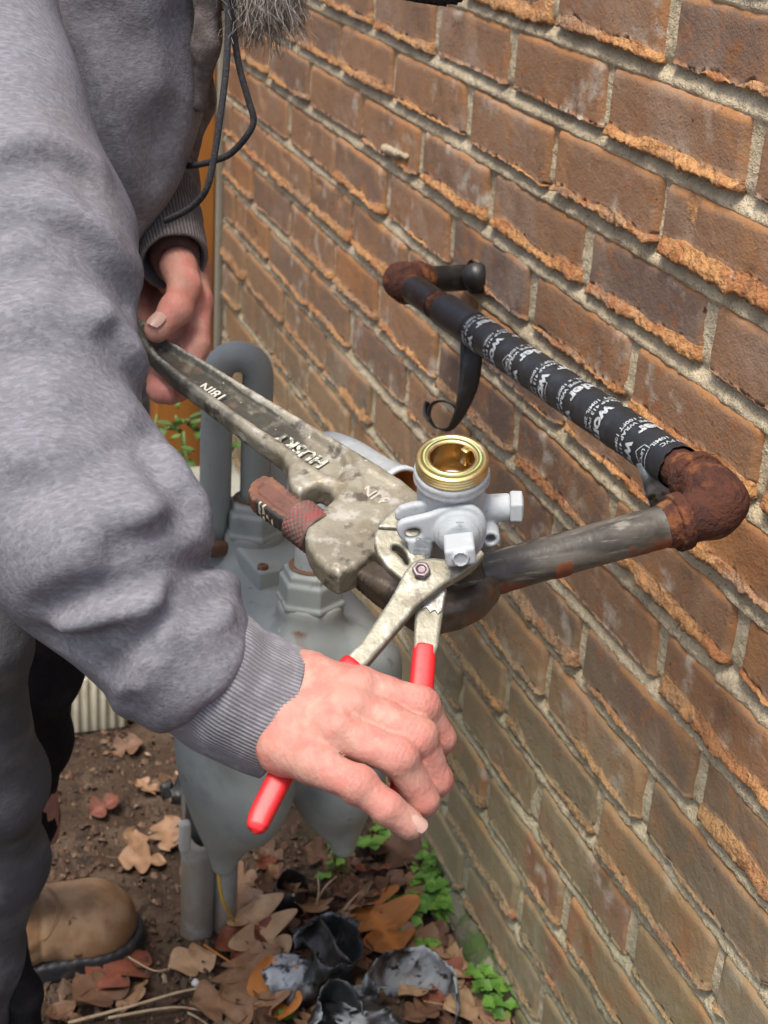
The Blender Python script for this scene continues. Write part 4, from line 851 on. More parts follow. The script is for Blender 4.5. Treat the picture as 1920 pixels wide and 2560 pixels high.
obj('rust_collar', *box(b_ - mz_ * .016, [.020, .018, .007], np.stack([mx_, my_, mz_]), bev=.003), m_mrust, meter)
obj('chalk_mark', *flat_text('9', .022, at(536, 1068, 1.4846) , RT, UP, .0003), M('chalk_white', (.45, .44, .38), .9), meter, smooth=False)
brk = at(690, 1215, 1.52); obj('bracket', *box(brk, [.012, .030, .03], None, bev=.004), m_meter, meter)
pb = spline([N2 + mz_ * .012, N2 + mz_ * .06, at(760, 1250, 1.40), at(772, 1160, 1.385), at(812, 1125, 1.35), at(868, 1140, 1.31), at(930, 1178, 1.265), at(985, 1213, 1.225)], 6)
obj('outlet_bend', *tube(pb, .0158, 28, False), m_grey, meter)
ed = pb[-1] - pb[-4]; ed /= np.linalg.norm(ed); oe = pb[-1]
obj('open_swivel', *lathe([(.0158, -.012), (.0172, -.010), (.0172, .010), (.0195, .012), (.0195, .020), (.0180, .0205), (.0165, .020), (.0150, .012), (.0145, -.02), (.0002, -.02)], oe, ed, 40), m_grey, meter)
obj('rusty_throat', *lathe([(.0163, .0195), (.0149, .0130), (.0144, -.018), (.0002, -.019)], oe + ed * .0006, ed, 40), M('orange_rust', (.42, .19, .05), .8, layers=[('n', (.2, .09, .03), dict(s=60, lo=.5, hi=.7))]), meter)
# the cut steel posts beside it
m_galv = M('galvanised_post', (.27, .275, .26), .55, layers=[('n', (.20, .15, .095), dict(s=14, lo=.5, hi=.68, st=(1, 1, .3))), ('n', (.33, .34, .33), dict(s=30, lo=.5, hi=.7, seed=3)), ('n', (.42, .22, .05), dict(s=40, lo=.66, hi=.72, st=(1, 1, .15), seed=6)), ('z', (.16, .115, .075), dict(lo=.10, hi=.0, f=.85, mod=dict(s=20, lo=.3, hi=.55)))], bump=[(60, .3, .002)])
def post(px, py, top_px, r, lab, lean=(0, 0)):
    b = gpt(px, py); zt = top_px; ns = 40; th = np.arange(ns) * 2 * math.pi / ns; V = []; F = []
    root = thing('steel_post', b, lab, 'steel post', None); hs = [-.03, 0, .04, .08, .12, .16, .20, zt]
    for ri, rr_ in ((0, r), (1, r - .0025)):
        for h_ in hs:
            cutz = .135 if h_ > .12 else h_
            V.append(b + np.stack([rr_ * np.cos(th) + lean[0] * h_, rr_ * np.sin(th) + lean[1] * h_, np.where(h_ > .12, np.where(np.cos(th - .2) > .15, np.minimum(h_, .125 + .03 * (1 - np.cos(th - .2))), h_), h_) + 0 * th], 1))
    m = len(hs)
    for ly in (0, 1):
        for i in range(m - 1):
            for k in range(ns):
                a = (ly * m + i) * ns + k; c_ = (ly * m + i) * ns + (k + 1) % ns; q = [a, c_, c_ + ns, a + ns]; F.append(q if ly == 0 else q[::-1])
    for k in range(ns):
        a = (m - 1) * ns + k; c_ = (m - 1) * ns + (k + 1) % ns; F.append([a, c_, c_ + m * ns, a + m * ns])
    obj('pipe', np.concatenate(V), F, m_galv, root, smooth=True); return root, b
pr_, pb_ = post(493, 2326, .245, .0185, 'rust stained cut steel post standing left of the meter')
obj('rag', *box(at(462, 2090, 1.62), [.006, .006, .018], None, bev=.003), M('white_scrap', (.5, .49, .45), .8), pr_)
pr2, pb2 = post(562, 2318, .085, .013, 'shorter grey steel post partly hidden under the meter')
wp = spline([at(532, 2050, 1.60), at(545, 2180, 1.62), at(552, 2230, 1.63), at(565, 2270, 1.655), gpt(590, 2310, .004), gpt(600, 2330, .003)], 5)
tag(obj('yellow_wire', *tube(wp, .0017, 8), M('yellow_plastic', (.62, .36, .03), .5)), 'thin yellow tracer wire running down beside the cut post', 'wire')
# ================================================================ the worker
m_skin = M('skin', (.47, .25, .19), .58, layers=[('n', (.50, .19, .15), dict(s=60, lo=.46, hi=.62, f=.85)), ('n', (.54, .34, .26), dict(s=70, lo=.52, hi=.7, f=.6, seed=4)), ('a', (.50, .18, .14), dict(n='knuckle', f=.65)), ('n', (.36, .17, .12), dict(s=300, lo=.66, hi=.74, f=.5, seed=8)), ('a', (.33, .14, .11), dict(n='crease', f=.5))],
    bump=[(420, .4, .001, 3), (150, .38, .0016, 4, (1, 2.2, 1))], spec=.3, sss=.06)
m_nail = M('fingernail', (.53, .33, .265), .34, layers=[('n', (.70, .50, .42), dict(s=90, lo=.6, hi=.8, f=.4))], spec=.4, sss=.05)
m_hood = M('grey_sweatshirt', (.19, .186, .202), .95, layers=[
    ('n', (.24, .235, .258), dict(s=520, lo=.42, hi=.66, st=(1, .3, .5), d=2)), ('n', (.15, .146, .16), dict(s=640, lo=.48, hi=.70, st=(1, .3, .5), seed=3, f=.8, d=2)), ('n', (.225, .215, .24), dict(s=60, lo=.5, hi=.75, f=.25, seed=13)), ('n', (.15, .125, .11), dict(s=7, lo=.55, hi=.75, f=.35, seed=5)),
    ('n', (.27, .265, .285), dict(s=420, lo=.60, hi=.72, f=.4, seed=9)), ('n', (.45, .43, .38), dict(s=45, lo=.76, hi=.79, f=.7, seed=19))], bump=[(900, .5, .0009, 3, (1, .4, .6)), (90, .18, .002, 3)], spec=.1)
m_hoodfar = M('shaded_grey_sweatshirt', (.135, .115, .108), .95, layers=[('n', (.20, .175, .17), dict(s=110, lo=.46, hi=.68)), ('n', (.085, .072, .066), dict(s=60, lo=.5, hi=.7, seed=3))], bump=[(700, .6, .0012, 3), (40, .3, .004)], spec=.1)  # same sweatshirt on far sleeve and hood edge, shade mixed into the cloth colour
m_rib = M('ribbed_cuff', (.215, .21, .225), .95, layers=[('n', (.28, .276, .295), dict(s=120, lo=.45, hi=.66)), ('n', (.30, .27, .215), dict(s=14, lo=.52, hi=.7, f=.5, seed=5)), ('a', (.10, .095, .10), dict(n='groove', f=.8))], bump=[(700, .5, .001, 3)], spec=.1)
m_ribd = M('ribbed_cuff_shaded', (.15, .13, .125), .95, layers=[('n', (.19, .17, .165), dict(s=120, lo=.45, hi=.66)), ('a', (.05, .045, .045), dict(n='groove', f=.8))], bump=[(700, .5, .001, 3)], spec=.1)  # far cuff of the same knit, its shade painted in as darker colour
m_cord = M('black_cord', (.022, .021, .024), .9, layers=[('n', (.05, .048, .052), dict(s=600, lo=.5, hi=.65))], bump=[(900, .8, .001, 2)])
m_jean = M('dark_grey_work_trousers', (.085, .083, .09), .9, layers=[('n', (.14, .137, .145), dict(s=18, lo=.45, hi=.68)), ('n', (.30, .29, .28), dict(s=26, lo=.68, hi=.76, f=.6, seed=4))], bump=[(500, .5, .001, 3), (18, .5, .01)], spec=.15)
m_black = M('black_trousers', (.014, .013, .015), .9, layers=[('n', (.025, .024, .026), dict(s=25, lo=.5, hi=.7))], bump=[(400, .4, .001), (16, .4, .01)], spec=.1)
m_boot = M('brown_boot_leather', (.21, .112, .052), .65, layers=[('n', (.31, .20, .115), dict(s=16, lo=.45, hi=.66)), ('n', (.14, .072, .034), dict(s=22, lo=.55, hi=.72, seed=3, f=.7)), ('n', (.05, .03, .02), dict(s=40, lo=.68, hi=.73, seed=6, f=.9))], bump=[(120, .3, .002), (400, .2, .001)], spec=.4)
m_sole = M('black_rubber_sole', (.020, .021, .024), .6, layers=[('n', (.10, .08, .06), dict(s=30, lo=.58, hi=.72, f=.6))], bump=[(80, .4, .003)])

person = thing('person', (at(60, 1500, 1.3)[0], at(60, 1500, 1.3)[1], 0), 'bearded worker in grey sweatshirt bending over the pipe with pliers and wrench', 'person')
def hp(x, y, h): return ppl(x, y, h)
# ---- near hand (grips the pliers from above)
NI = [hp(912, 1724, .019), hp(1052, 1764, .017), hp(1100, 1846, -.002), hp(1082, 1880, -.016), hp(1030, 1880, -.021)]
NM = [hp(897, 1772, .024), hp(1046, 1842, .022), hp(1090, 1950, .000), hp(1056, 1966, -.016), hp(1000, 1940, -.021)]
NR = [hp(845, 1832, .027), hp(998, 1893, .026), hp(1056, 2000, .006), hp(1026, 2034, -.012), hp(980, 2010, -.020)]
NP = [hp(790, 1912, .027), hp(894, 1962, .029), hp(968, 2020, .024), hp(1026, 2062, .016)]
wU, wL, wM = hp(762, 1690, .010), hp(712, 1868, .012), hp(735, 1780, .008)
fU, fL = at(545, 1640, .85), at(505, 1750, .84)
nth = [hp(760, 1720, -.006), hp(800, 1700, -.024), hp(850, 1760, -.030), hp(880, 1830, -.026)]
def hand_n(P):
    d = chain(P, NI, [.0118, .0098, .0084, .0078, .0068], .003)
    for fg, rr_ in ((NM, [.0116, .0098, .0087, .0080, .0070]), (NR, [.0116, .0098, .0087, .0080, .0070]), (NP, [.0106, .0094, .0085, .0078])):
        d = smin(d, chain(P, fg, rr_, .003), .0017)
    for fg in (NI, NM, NR, NP): d = smin(d, ell(P, fg[1] + PN * .0008, [.0096, .0096, .0093]), .004)
    b = cap(P, wU, NI[0] * .8 + wU * .2, .0125, .0118)
    for w_, k_, r_ in ((wU * .6 + wM * .4, NM[0], .0135), (wM * .6 + wL * .4, NR[0], .0140), (wL, NP[0], .0125), (wM, (NM[0] + NR[0]) / 2, .0135)): b = smin(b, cap(P, w_, k_ * .78 + w_ * .22, .0145, r_ - .001), .008)
    b = smin(b, chain(P, [wU, wM, wL], [.0118, .0142, .0118], .01), .01)
    d = smin(d, b, .0050)
    d = smin(d, chain(P, nth, [.013, .0115, .010, .0085], .004), .007)
    for a_, b_, r_ in ((wM, fU * .5 + fL * .5, .022),): d = smin(d, cap(P, a_, b_, .0175, r_), .012)
    # tendons, skin wrinkles
    for w_, k_ in ((wU, NI[0]), (wU * .55 + wM * .45, NM[0]), (wM * .5 + wL * .5, NR[0])): d = smin(d, cap(P, w_ * .55 + k_ * .45 + PN * .0092, k_ + PN * .0088, .0024, .0034), .0062)
    d = d + .00045 * vn(P, 130, 4, 2) + .0002 * vn(P, 420, 5, 2)
    for fg in (NI, NM, NR, NP):
        ax = fg[1] - fg[0]; L = np.linalg.norm(ax); ax = ax / L; s = (P - fg[1]) @ ax; near = np.exp(-(np.linalg.norm(P - fg[1] - PN * .009, axis=1) / .0085) ** 2); d = d + near * .00045 * np.sin(s * 2600)
    return d
allp = NI + NM + NR + NP + nth + [wU, wL, wM, fU * .6 + wM * .4, fL * .6 + wM * .4]; lo, hi = bb(allp, .026); Vn, Fn = snet(hand_n, lo, hi, .00115)
# ---- far hand (holds the end of the wrench)
def fh(x, y, h): return wpl(x, y, h)
tC, tM, tI, tT = fh(446, 664, .034), fh(462, 716, .028), fh(440, 775, .024), fh(392, 826, .0185)
iA, iB, iC, iD = fh(492, 752, .010), fh(489, 865, -.006), fh(465, 945, -.022), fh(412, 968, -.020)
def hand_f(P):
    d = chain(P, [tC, tM, tI, tT], [.0145, .0120, .0112, .0092], .005)
    d = smin(d, ell(P, tI + WN * .001, [.0118, .0118, .0118]), .004)
    b = ell(P, fh(452, 672, .018), [.021, .021, .026]); b = smin(b, cap(P, fh(420, 560, .03), fh(440, 650, .02), .0215, .021), .012); b = smin(b, cap(P, fh(455, 660, .014), iA, .017, .0125), .010)
    d = smin(d, b, .007)
    for k, (dx, dy, dh) in enumerate(((0, 0, 0), (-26, 16, -.004), (-52, 14, -.008), (-78, 6, -.012))):
        q = [fh(492 + dx * .9, 752 + dy - (20 if k else 0), .008 + dh - .004 * k), fh(489 + dx, 865 + dy, -.008 + dh), fh(465 + dx * .8, 945 + dy * 1.5, -.024), fh(418 + dx * .3 + 16 * (k == 1), 966 + dy * 1.1, -.021)]
        d = smin(d, chain(P, q, [.0118, .0105, .0098, .0086], .004), .003)
    d = smin(d, cap(P, fh(410, 640, .002), fh(352, 720, -.012), .016, .0125), .008); d = smin(d, cap(P, fh(352, 720, -.012), fh(340, 850, -.014), .0125, .011), .006)
    return d + .0004 * vn(P, 130, 14, 2) + .0002 * vn(P, 420, 15, 2) + np.exp(-(np.linalg.norm(P - tI - WN * .010, axis=1) / .008) ** 2) * .0004 * np.sin(((P - tI) @ (tT - tI)) / np.linalg.norm(tT - tI) * 2400)
pts = [tC, tM, tI, tT, iA, iB, iC, iD, fh(330, 860, -.02), fh(330, 690, -.02), fh(420, 580, .03), fh(400, 1000, -.03)]; lo, hi = bb(pts, .024); Vf, Ff = snet(hand_f, lo, hi, .00125)
# ---- the rest of the body under the clothes, coarse
sh_n, el_n = at(-80, -120, .94), at(60, 1180, .84)
sh_f, el_f = at(330, -60, 1.24), at(310, 330, 1.24)
head = at(670, -420, 1.13); neck = at(480, -150, 1.12); chest = at(180, 120, 1.12); hips = at(-60, 1250, 1.22)
fwd = (RT * .6 - UP * .75 - FW * .1); fwd /= np.linalg.norm(fwd)
def body_c(P):
    d = chain(P, [neck, chest, hips], [.035, .052, .045], .02)
    d = smin(d, chain(P, [sh_n, el_n, (fU + fL) / 2], [.018, .026, .020], .02), .01); d = smin(d, chain(P, [sh_f, el_f, fh(425, 600, .025)], [.025, .024, .020], .02), .02)
    d = smin(d, cap(P, chest, sh_n, .02, .014), .01); d = smin(d, cap(P, chest, sh_f, .03, .02), .02)
    h_ = ell(P, head, [.082, .088, .105]); h_ = smin(h_, cap(P, head - UP * .04 + RT * .01, at(640, -120, 1.13), .06, .028), .03); h_ = smin(h_, cap(P, head + RT * .075 - FW * .02, head + RT * .098 - UP * .03 - FW * .02, .008, .013), .012)
    h_ = smin(h_, cap(P, head - UP * .02 - FW * .085, head - UP * .05 - FW * .088, .012, .010), .008)
    d = smin(d, cap(P, neck, head - UP * .05, .05, .055), .03); d = smin(d, h_, .02)
    d = smin(d, chain(P, [hips, at(30, 1560, 1.30), at(110, 2080, 1.58)], [.04, .026, .018], .02), .02); d = smin(d, chain(P, [hips, at(-60, 1650, 1.12), at(-35, 2300, 1.42)], [.04, .02, .018], .02), .02)
    return d
pts = [head + .12, head - .12, neck, chest, hips, sh_n, el_n, (fU + fL) / 2, sh_f, el_f, at(110, 2080, 1.58), at(-20, 2300, 1.45)]; lo, hi = bb(pts, .13); Vc, Fc = snet(body_c, lo, hi, .012)
parts = [(Vn, Fn), (Vf, Ff), (Vc, Fc)]; n = 0; Vs, Fs = [], []
for V, F in parts: Vs.append(V); Fs.append(F + n); n += len(V)
Vall = np.concatenate(Vs); kn = np.zeros(len(Vall))
for fg in (NI, NM, NR, NP):
    for i_ in (1, 2): kn = np.maximum(kn, np.exp(-(np.linalg.norm(Vall - fg[i_] - PN * .008, axis=1) / .011) ** 2))
    kn = np.maximum(kn, .5 * np.exp(-(np.linalg.norm(Vall - fg[0] - PN * .010, axis=1) / .011) ** 2))
kn = np.maximum(kn, np.exp(-(np.linalg.norm(Vall - tI - WN * .01, axis=1) / .011) ** 2)); far = np.zeros(len(Vall)); far[len(Vn):len(Vn) + len(Vf)] = .35
cr = np.zeros(len(Vall))
for fg in (NI, NM, NR, NP):
    a_ = fg[1] - fg[0]; a_ = a_ / np.linalg.norm(a_); s_ = (Vall - fg[1]) @ a_; cr = np.maximum(cr, np.exp(-(np.linalg.norm(Vall - fg[1] - PN * .009, axis=1) / .0075) ** 2) * sst(.2, .9, np.sin(s_ * 2100 + 2.5 * vn(Vall, 160, 3, 1))))
body = obj('body', Vall, np.concatenate(Fs), m_skin, person, attrs={'knuckle': np.clip(kn + far, 0, 1), 'crease': cr}, org=(NM[0] + tC) / 2)
# nails
def nail(c, ax, nrm, L, w, par):
    ax = ax / np.linalg.norm(ax); nrm = nrm - ax * (nrm @ ax); nrm /= np.linalg.norm(nrm); sd_2 = np.cross(nrm, ax); V = []; F = []; nu, nv = 11, 11
    for i in range(nu):
        for j in range(nv):
            u, v = i / (nu - 1) * 2 - 1, j / (nv - 1) * 2 - 1
            x, y = u * math.sqrt(1 - v * v / 2), v * math.sqrt(1 - u * u / 2); x = x * .55 + u * .45; y = y * .55 + v * .45
            V.append(c + ax * x * L + sd_2 * y * w + nrm * (-.0026 * y * y - .0006 * x * x + .0004))
    for i in range(nu - 1):
        for j in range(nv - 1): a = i * nv + j; F.append([a, a + 1, a + nv + 1, a + nv])
    return obj('fingernail', np.array(V), F, m_nail, par)
dT = tT - tI; dT /= np.linalg.norm(dT); nail(tT + (WN * .93 - FW * .37) * .0101 - dT * .001, dT, WN * .93 - FW * .37, .0068, .0058, body)
dP = NP[3] - NP[2]; dP /= np.linalg.norm(dP); nrm = PN * .85 + RT * .5; nrm /= np.linalg.norm(nrm); nail(NP[3] + nrm * .0079 + dP * .0008, dP, nrm, .0056, .0047, body)
# ---- near sleeve with its folds
c0, c1 = at(462, 1638, .845), at(704, 1787, .866)
arm_pts = [at(-110, -260, .95), at(-60, 0, .93), at(24, 600, .885), at(100, 1190, .84), at(230, 1340, .835), at(473, 1669, .850)]
arm_r = [mm(190, .95), mm(185, .93), mm(294, .885), mm(288, .84), mm(276, .835), mm(186, .85)]
def base_arm(P): return chain(P, arm_pts, arm_r, .016)
def hit(px, py, fn, d0=.6, extra=0.0):
    r = ray(px, py); L = np.linalg.norm(r); d = d0
    for _ in range(60):
        v = float(fn((CAM + r * d)[None])[0])
        if v < .0005: return CAM + r * d
        d += v / L * .9
        if d > 1.9: break
    return CAM + r * .86
def crease(lst, fn): return [[hit(x, y, fn) for x, y in q] for q in lst]
valley = [([(396, 1150), (440, 1215), (462, 1240)], .013, .010), ([(300, 1385), (350, 1352), (400, 1322), (480, 1278)], .012, .008), ([(120, 1545), (217, 1501), (337, 1463), (434, 1419), (560, 1405)], .012, .009), ([(455, 1482), (490, 1474), (520, 1458)], .010, .016),
          ([(280, 1672), (366, 1602), (410, 1554), (482, 1516), (560, 1478)], .010, .010), ([(330, 1760), (366, 1694), (405, 1641), (482, 1578), (545, 1520)], .009, .006), ([(110, 1600), (202, 1620), (285, 1598)], .012, .007),
          ([(250, 1125), (337, 1096), (395, 1085)], .012, .007), ([(175, 590), (243, 654), (320, 735)], .014, .011), ([(10, 425), (116, 405), (205, 448)], .016, .009), ([(285, 860), (324, 926), (378, 996)], .013, .010), ([(0, 690), (90, 660), (180, 700)], .016, .006),
          ([(20, 900), (140, 880), (250, 930)], .018, .006), ([(60, 1230), (170, 1210), (290, 1180)], .016, .005), ([(0, 560), (60, 540), (120, 560)], .014, .006), ([(40, 1020), (160, 1040), (280, 1020)], .016, .005)]
ridge = [([(150, 1575), (260, 1540), (380, 1500), (450, 1455)], .010, .006), ([(310, 1640), (390, 1570), (470, 1505), (580, 1450)], .009, .007), ([(300, 1772), (350, 1720), (390, 1665), (450, 1600), (560, 1530)], .008, .007), ([(20, 380), (120, 360), (230, 420)], .014, .006), ([(180, 560), (260, 610), (325, 690)], .014, .007),
         ([(270, 820), (330, 880), (385, 960)], .012, .006), ([(420, 1120), (460, 1190), (480, 1230)], .010, .005), ([(380, 1290), (440, 1262), (505, 1262)], .012, .006)]
VC = [([hit(x, y, base_arm) for x, y in q], r, a) for q, r, a in valley]; RC = [([hit(x, y, base_arm) for x, y in q], r, a) for q, r, a in ridge]
ax_ = (c1 - c0) / np.linalg.norm(c1 - c0)
def pdist(P, q):
    d = None
    for i in range(len(q) - 1): c = cap(P, q[i], q[i + 1], 0.0); d = c if d is None else np.minimum(d, c)
    return d
def sleeve(P):
    d = base_arm(P); near = d < .035
    if near.any():
        Q = P[near]; e = np.zeros(len(Q), np.float32); W_ = Q + .005 * np.stack([vn(Q, 24, 40 + i, 2) for i in range(3)], 1)
        for q, r, a in VC: e += 1.55 * a * np.exp(-np.abs(pdist(W_, q) / (r * .72)) ** 1.5)
        for q, r, a in RC: e -= 1.35 * a * np.exp(-(pdist(W_, q) / r) ** 2)
        e += .0034 * vn(Q, (10, 14, 26), 51, 1)
        d = d.copy(); d[near] += e
    d = smax(d, ((P - c0) @ ax_) - .020 + .012 * vn(P, 30, 55, 2), .010)
    return d * .8
lo, hi = bb(arm_pts, .075); lo = np.maximum(lo, np.min([at(-140, -160, .8), at(-140, 1800, .75), at(700, 1800, .95), at(300, -160, 1.05)], 0) - .06)
hood_n = sdf_obj('sleeve', sleeve, lo, hi, .0029, m_hood, person)
# ribbed cuff
def cuff(a, b, ra, rb, nrib, m, name, par, nl=26, bunch=0.0, seed=0, tilt=None, rd=.0007, flatk=1.0, mid=None):
    ns = nrib * 4; u, v, w = frame_of(b - a)
    th = np.arange(ns) * 2 * math.pi / ns; V = []; gr = []; L = np.linalg.norm(b - a)
    prof = [(t, 0) for t in np.linspace(0, 1, nl)] + [(1.012, -.0012), (1.006, -.0032), (.96, -.0040), (.75, -.0045)]
    for t, off in prof:
        rib = .5 + .5 * np.cos(nrib * th + 1.4 * n1(np.array([t * 2.0]), 1, seed)[0]); und = n1(np.cos(th) * 2 + 5 + t * 1.2, 1.0, seed + 2, 2)
        r = ra + (rb - ra) * t + rd * rib + .0016 * und + off + bunch * ((1 - t) ** 1.5) * (np.sin(t * 17 + 1.6 * np.cos(th - 1)) * .5 + .3 * und)
        sh = (tilt * (np.cos(th)[:, None] * u + np.sin(th)[:, None] * v) @ UP if tilt else 0 * th) * t
        if mid is not None:
            m_ = 2 * mid - (a + b) / 2; tt_ = t if t < 1 else 1; ctr = (1 - tt_) ** 2 * a + 2 * tt_ * (1 - tt_) * m_ + tt_ * tt_ * b; tg = 2 * (1 - tt_) * (m_ - a) + 2 * tt_ * (b - m_); tg /= np.linalg.norm(tg); ctr = ctr + tg * max(0, t - 1) * L; uu = u - tg * (u @ tg); uu /= np.linalg.norm(uu); vv = np.cross(tg, uu)
            V.append(ctr + r[:, None] * (np.cos(th)[:, None] * uu + np.sin(th)[:, None] * vv)); gr.append((1 - rib) ** 2 * (off == 0) + (off < -.003)); continue
        V.append(a + (t * L + sh)[:, None] * w + r[:, None] * (flatk * np.cos(th)[:, None] * u + np.sin(th)[:, None] * v)); gr.append((1 - rib) ** 2 * (off == 0) + (off < -.003))
    n = len(prof); F = [[i * ns + k, i * ns + (k + 1) % ns, (i + 1) * ns + (k + 1) % ns, (i + 1) * ns + k] for i in range(n - 1) for k in range(ns)]
    return obj(name, np.concatenate(V), F, m, par, attrs={'groove': np.concatenate(gr)})
cuff(at(420, 1605, .846), at(702, 1779, .866), mm(174, .846), mm(166, .866), 104, m_rib, 'cuff', person, 60, .0030, 3, mid=at(562, 1712, .858))
# ---- trunk of the sweatshirt, far sleeve, hood edge
tv = [([(170, 180), (230, 330), (330, 560)], .014, .010), ([(260, 40), (330, 260), (400, 440)], .016, .008), ([(400, 330), (408, 360), (420, 300)], .012, .010), ([(440, 60), (452, 220), (430, 330)], .014, .007), ([(350, 120), (380, 300), (395, 420)], .016, .006)]
trk = [at(215, -260, 1.12), at(238, -40, 1.12), at(236, 200, 1.14), at(222, 350, 1.15), at(60, 640, 1.18), at(-60, 1200, 1.22)]; trr = [mm(270, 1.12), mm(272, 1.12), mm(264, 1.14), mm(228, 1.15), mm(235, 1.18), mm(250, 1.22)]
def base_t(P): return chain(P, trk, trr, .02)
TC = [([hit(x, y, base_t, .9) for x, y in q], r, a) for q, r, a in tv]
def trunk(P):
    d = base_t(P); near = d < .03
    if near.any():
        Q = P[near]; e = .0035 * vn(Q, (16, 16, 7), 61, 3)
        for q, r, a in TC: e += a * np.exp(-(pdist(Q, q) / r) ** 2)
        d = d.copy(); d[near] += e
    return d * .85
lo, hi = bb(trk, .09); lo = np.maximum(lo, at(-60, 900, 1.2) - .25); V, F = snet(trunk, lo, hi, .0042); obj('sweatshirt', V, F, m_hood, person)
hoodp = [at(470, -170, 1.20), at(487, -60, 1.20), at(492, 90, 1.21), at(480, 250, 1.23), at(452, 420, 1.24)]
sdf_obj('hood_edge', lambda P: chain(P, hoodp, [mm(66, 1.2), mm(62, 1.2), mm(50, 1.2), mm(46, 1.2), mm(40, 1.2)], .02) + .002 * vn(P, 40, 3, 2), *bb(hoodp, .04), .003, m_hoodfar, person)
fs = [at(330, 250, 1.25), at(372, 430, 1.235), at(405, 540, 1.215)]
hq_ = [at(512, -160, 1.07), at(520, -20, 1.075), at(516, 110, 1.09), at(500, 260, 1.12)]
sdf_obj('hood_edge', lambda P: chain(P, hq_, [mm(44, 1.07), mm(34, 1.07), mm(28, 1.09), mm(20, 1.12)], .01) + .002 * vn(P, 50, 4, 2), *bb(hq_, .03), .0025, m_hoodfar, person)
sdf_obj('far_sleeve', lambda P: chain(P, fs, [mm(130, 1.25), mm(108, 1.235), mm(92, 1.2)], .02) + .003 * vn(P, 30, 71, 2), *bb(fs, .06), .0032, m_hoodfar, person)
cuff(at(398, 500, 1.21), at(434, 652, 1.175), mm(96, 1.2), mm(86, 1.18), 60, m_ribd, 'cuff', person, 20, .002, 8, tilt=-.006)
# ---- drawstrings
def cord(pts, d, name):
    p = spline([at(x, y, dd) for (x, y), dd in zip(pts, d)], 7); obj(name, *tube(p, .0024, 10), m_cord, person)
cord([(566, -60), (566, 0), (571, 58), (565, 174), (551, 289), (533, 405), (515, 475), (482, 515), (440, 540), (415, 552)], [1.06, 1.06, 1.06, 1.06, 1.06, 1.065, 1.07, 1.085, 1.10, 1.12], 'drawstring')
cord([(572, -60), (578, 30), (596, 156), (619, 243), (634, 300), (617, 340), (579, 382), (544, 399), (505, 410), (470, 415)], [1.07, 1.07, 1.075, 1.08, 1.085, 1.09, 1.10, 1.11, 1.13, 1.16], 'drawstring')
# ---- beard
V, F, tt = [], [], []
rb = np.random.default_rng(5); m_hair = M('grey_beard', (.10, .085, .07), .6, layers=[('a', (.50, .47, .42), dict(n='tone', lo=.35, hi=1.0)), ('a', (.20, .13, .08), dict(n='tone', lo=.30, hi=.1))], spec=.4)
tipc = at(640, 118, 1.10); nb_ = 3600; cnt = 0
for i in range(nb_):
    a, r_ = rb.uniform(0, 2 * math.pi), math.sqrt(rb.uniform(0, 1)); bx, by = 662 + 96 * r_ * math.cos(a), -90 + 62 * math.sin(a) * r_
    dd = 1.10 + .028 * rb.normal() * .7; p0 = at(bx, by, dd); L = mm(rb.uniform(75, 200), 1.1) * (1 - .25 * abs(math.cos(a)) * r_)
    tx = (640 + 70 * r_ * math.cos(a) - bx) / 1000 + rb.normal() * .10
    dirn = -UP + RT * tx * 2.2 + FW * rb.normal() * .12 + RT * .04; dirn /= np.linalg.norm(dirn); cu, cv_ = rb.normal(size=3) * .5, rb.uniform(0, 6.3); fr = rb.uniform(1.2, 3.2); am = rb.uniform(.002, .0062)
    t = np.linspace(0, 1, 9); p = p0 + (t * L)[:, None] * dirn + am * np.sin(t * fr * 6.28 + cv_)[:, None] * (RT * math.cos(cv_) + FW * math.sin(cv_)) * t[:, None] + (t ** 2)[:, None] * L * .25 * (cu[0] * RT + cu[1] * FW)
    w_ = .00030 * (1 - .6 * t); tn = rb.uniform(0, 1); b0 = len(V) * 1
    for k in range(9):
        for s_ in range(3): V.append(p[k] + w_[k] * (math.cos(s_ * 2.094) * RT + math.sin(s_ * 2.094) * (FW * .7 + UP * .3))); tt.append(tn)
    for k in range(8):
        for s_ in range(3): F.append([b0 + k * 3 + s_, b0 + k * 3 + (s_ + 1) % 3, b0 + (k + 1) * 3 + (s_ + 1) % 3, b0 + (k + 1) * 3 + s_])
obj('beard', np.array(V), np.array(F), m_hair, person, attrs={'tone': np.array(tt)})
# ---- cap (its peak just reaches the top of the picture)
m_capc = M('black_cap_cloth', (.020, .020, .022), .9, layers=[('n', (.04, .04, .043), dict(s=300, lo=.5, hi=.7))], bump=[(500, .4, .001)])
e1_ = RT * .80 - UP * .60; e2_ = FW - e1_ * (FW @ e1_); e2_ /= np.linalg.norm(e2_); e3_ = np.cross(e1_, e2_); pk = at(884, -232, 1.11)
if e3_ @ UP < 0: e3_ = -e3_
def capf(P):
    d = smax(ell(P, head + e3_ * .012, [.096, .098, .118]), -((P - head) @ e3_) + .012, .006)
    q = P - pk; d = smin(d, ell(q - np.outer((q @ e2_) ** 2 * -3.0, e3_), [0, 0, 0], [.104, .080, .0062], np.stack([e1_, e2_, e3_])), .006); return d * .8
sdf_obj('cap', capf, *bb([head, pk, pk + e1_ * .112, pk + e2_ * .09, pk - e2_ * .09, head + e3_ * .12], .045), .0030, m_capc, person)
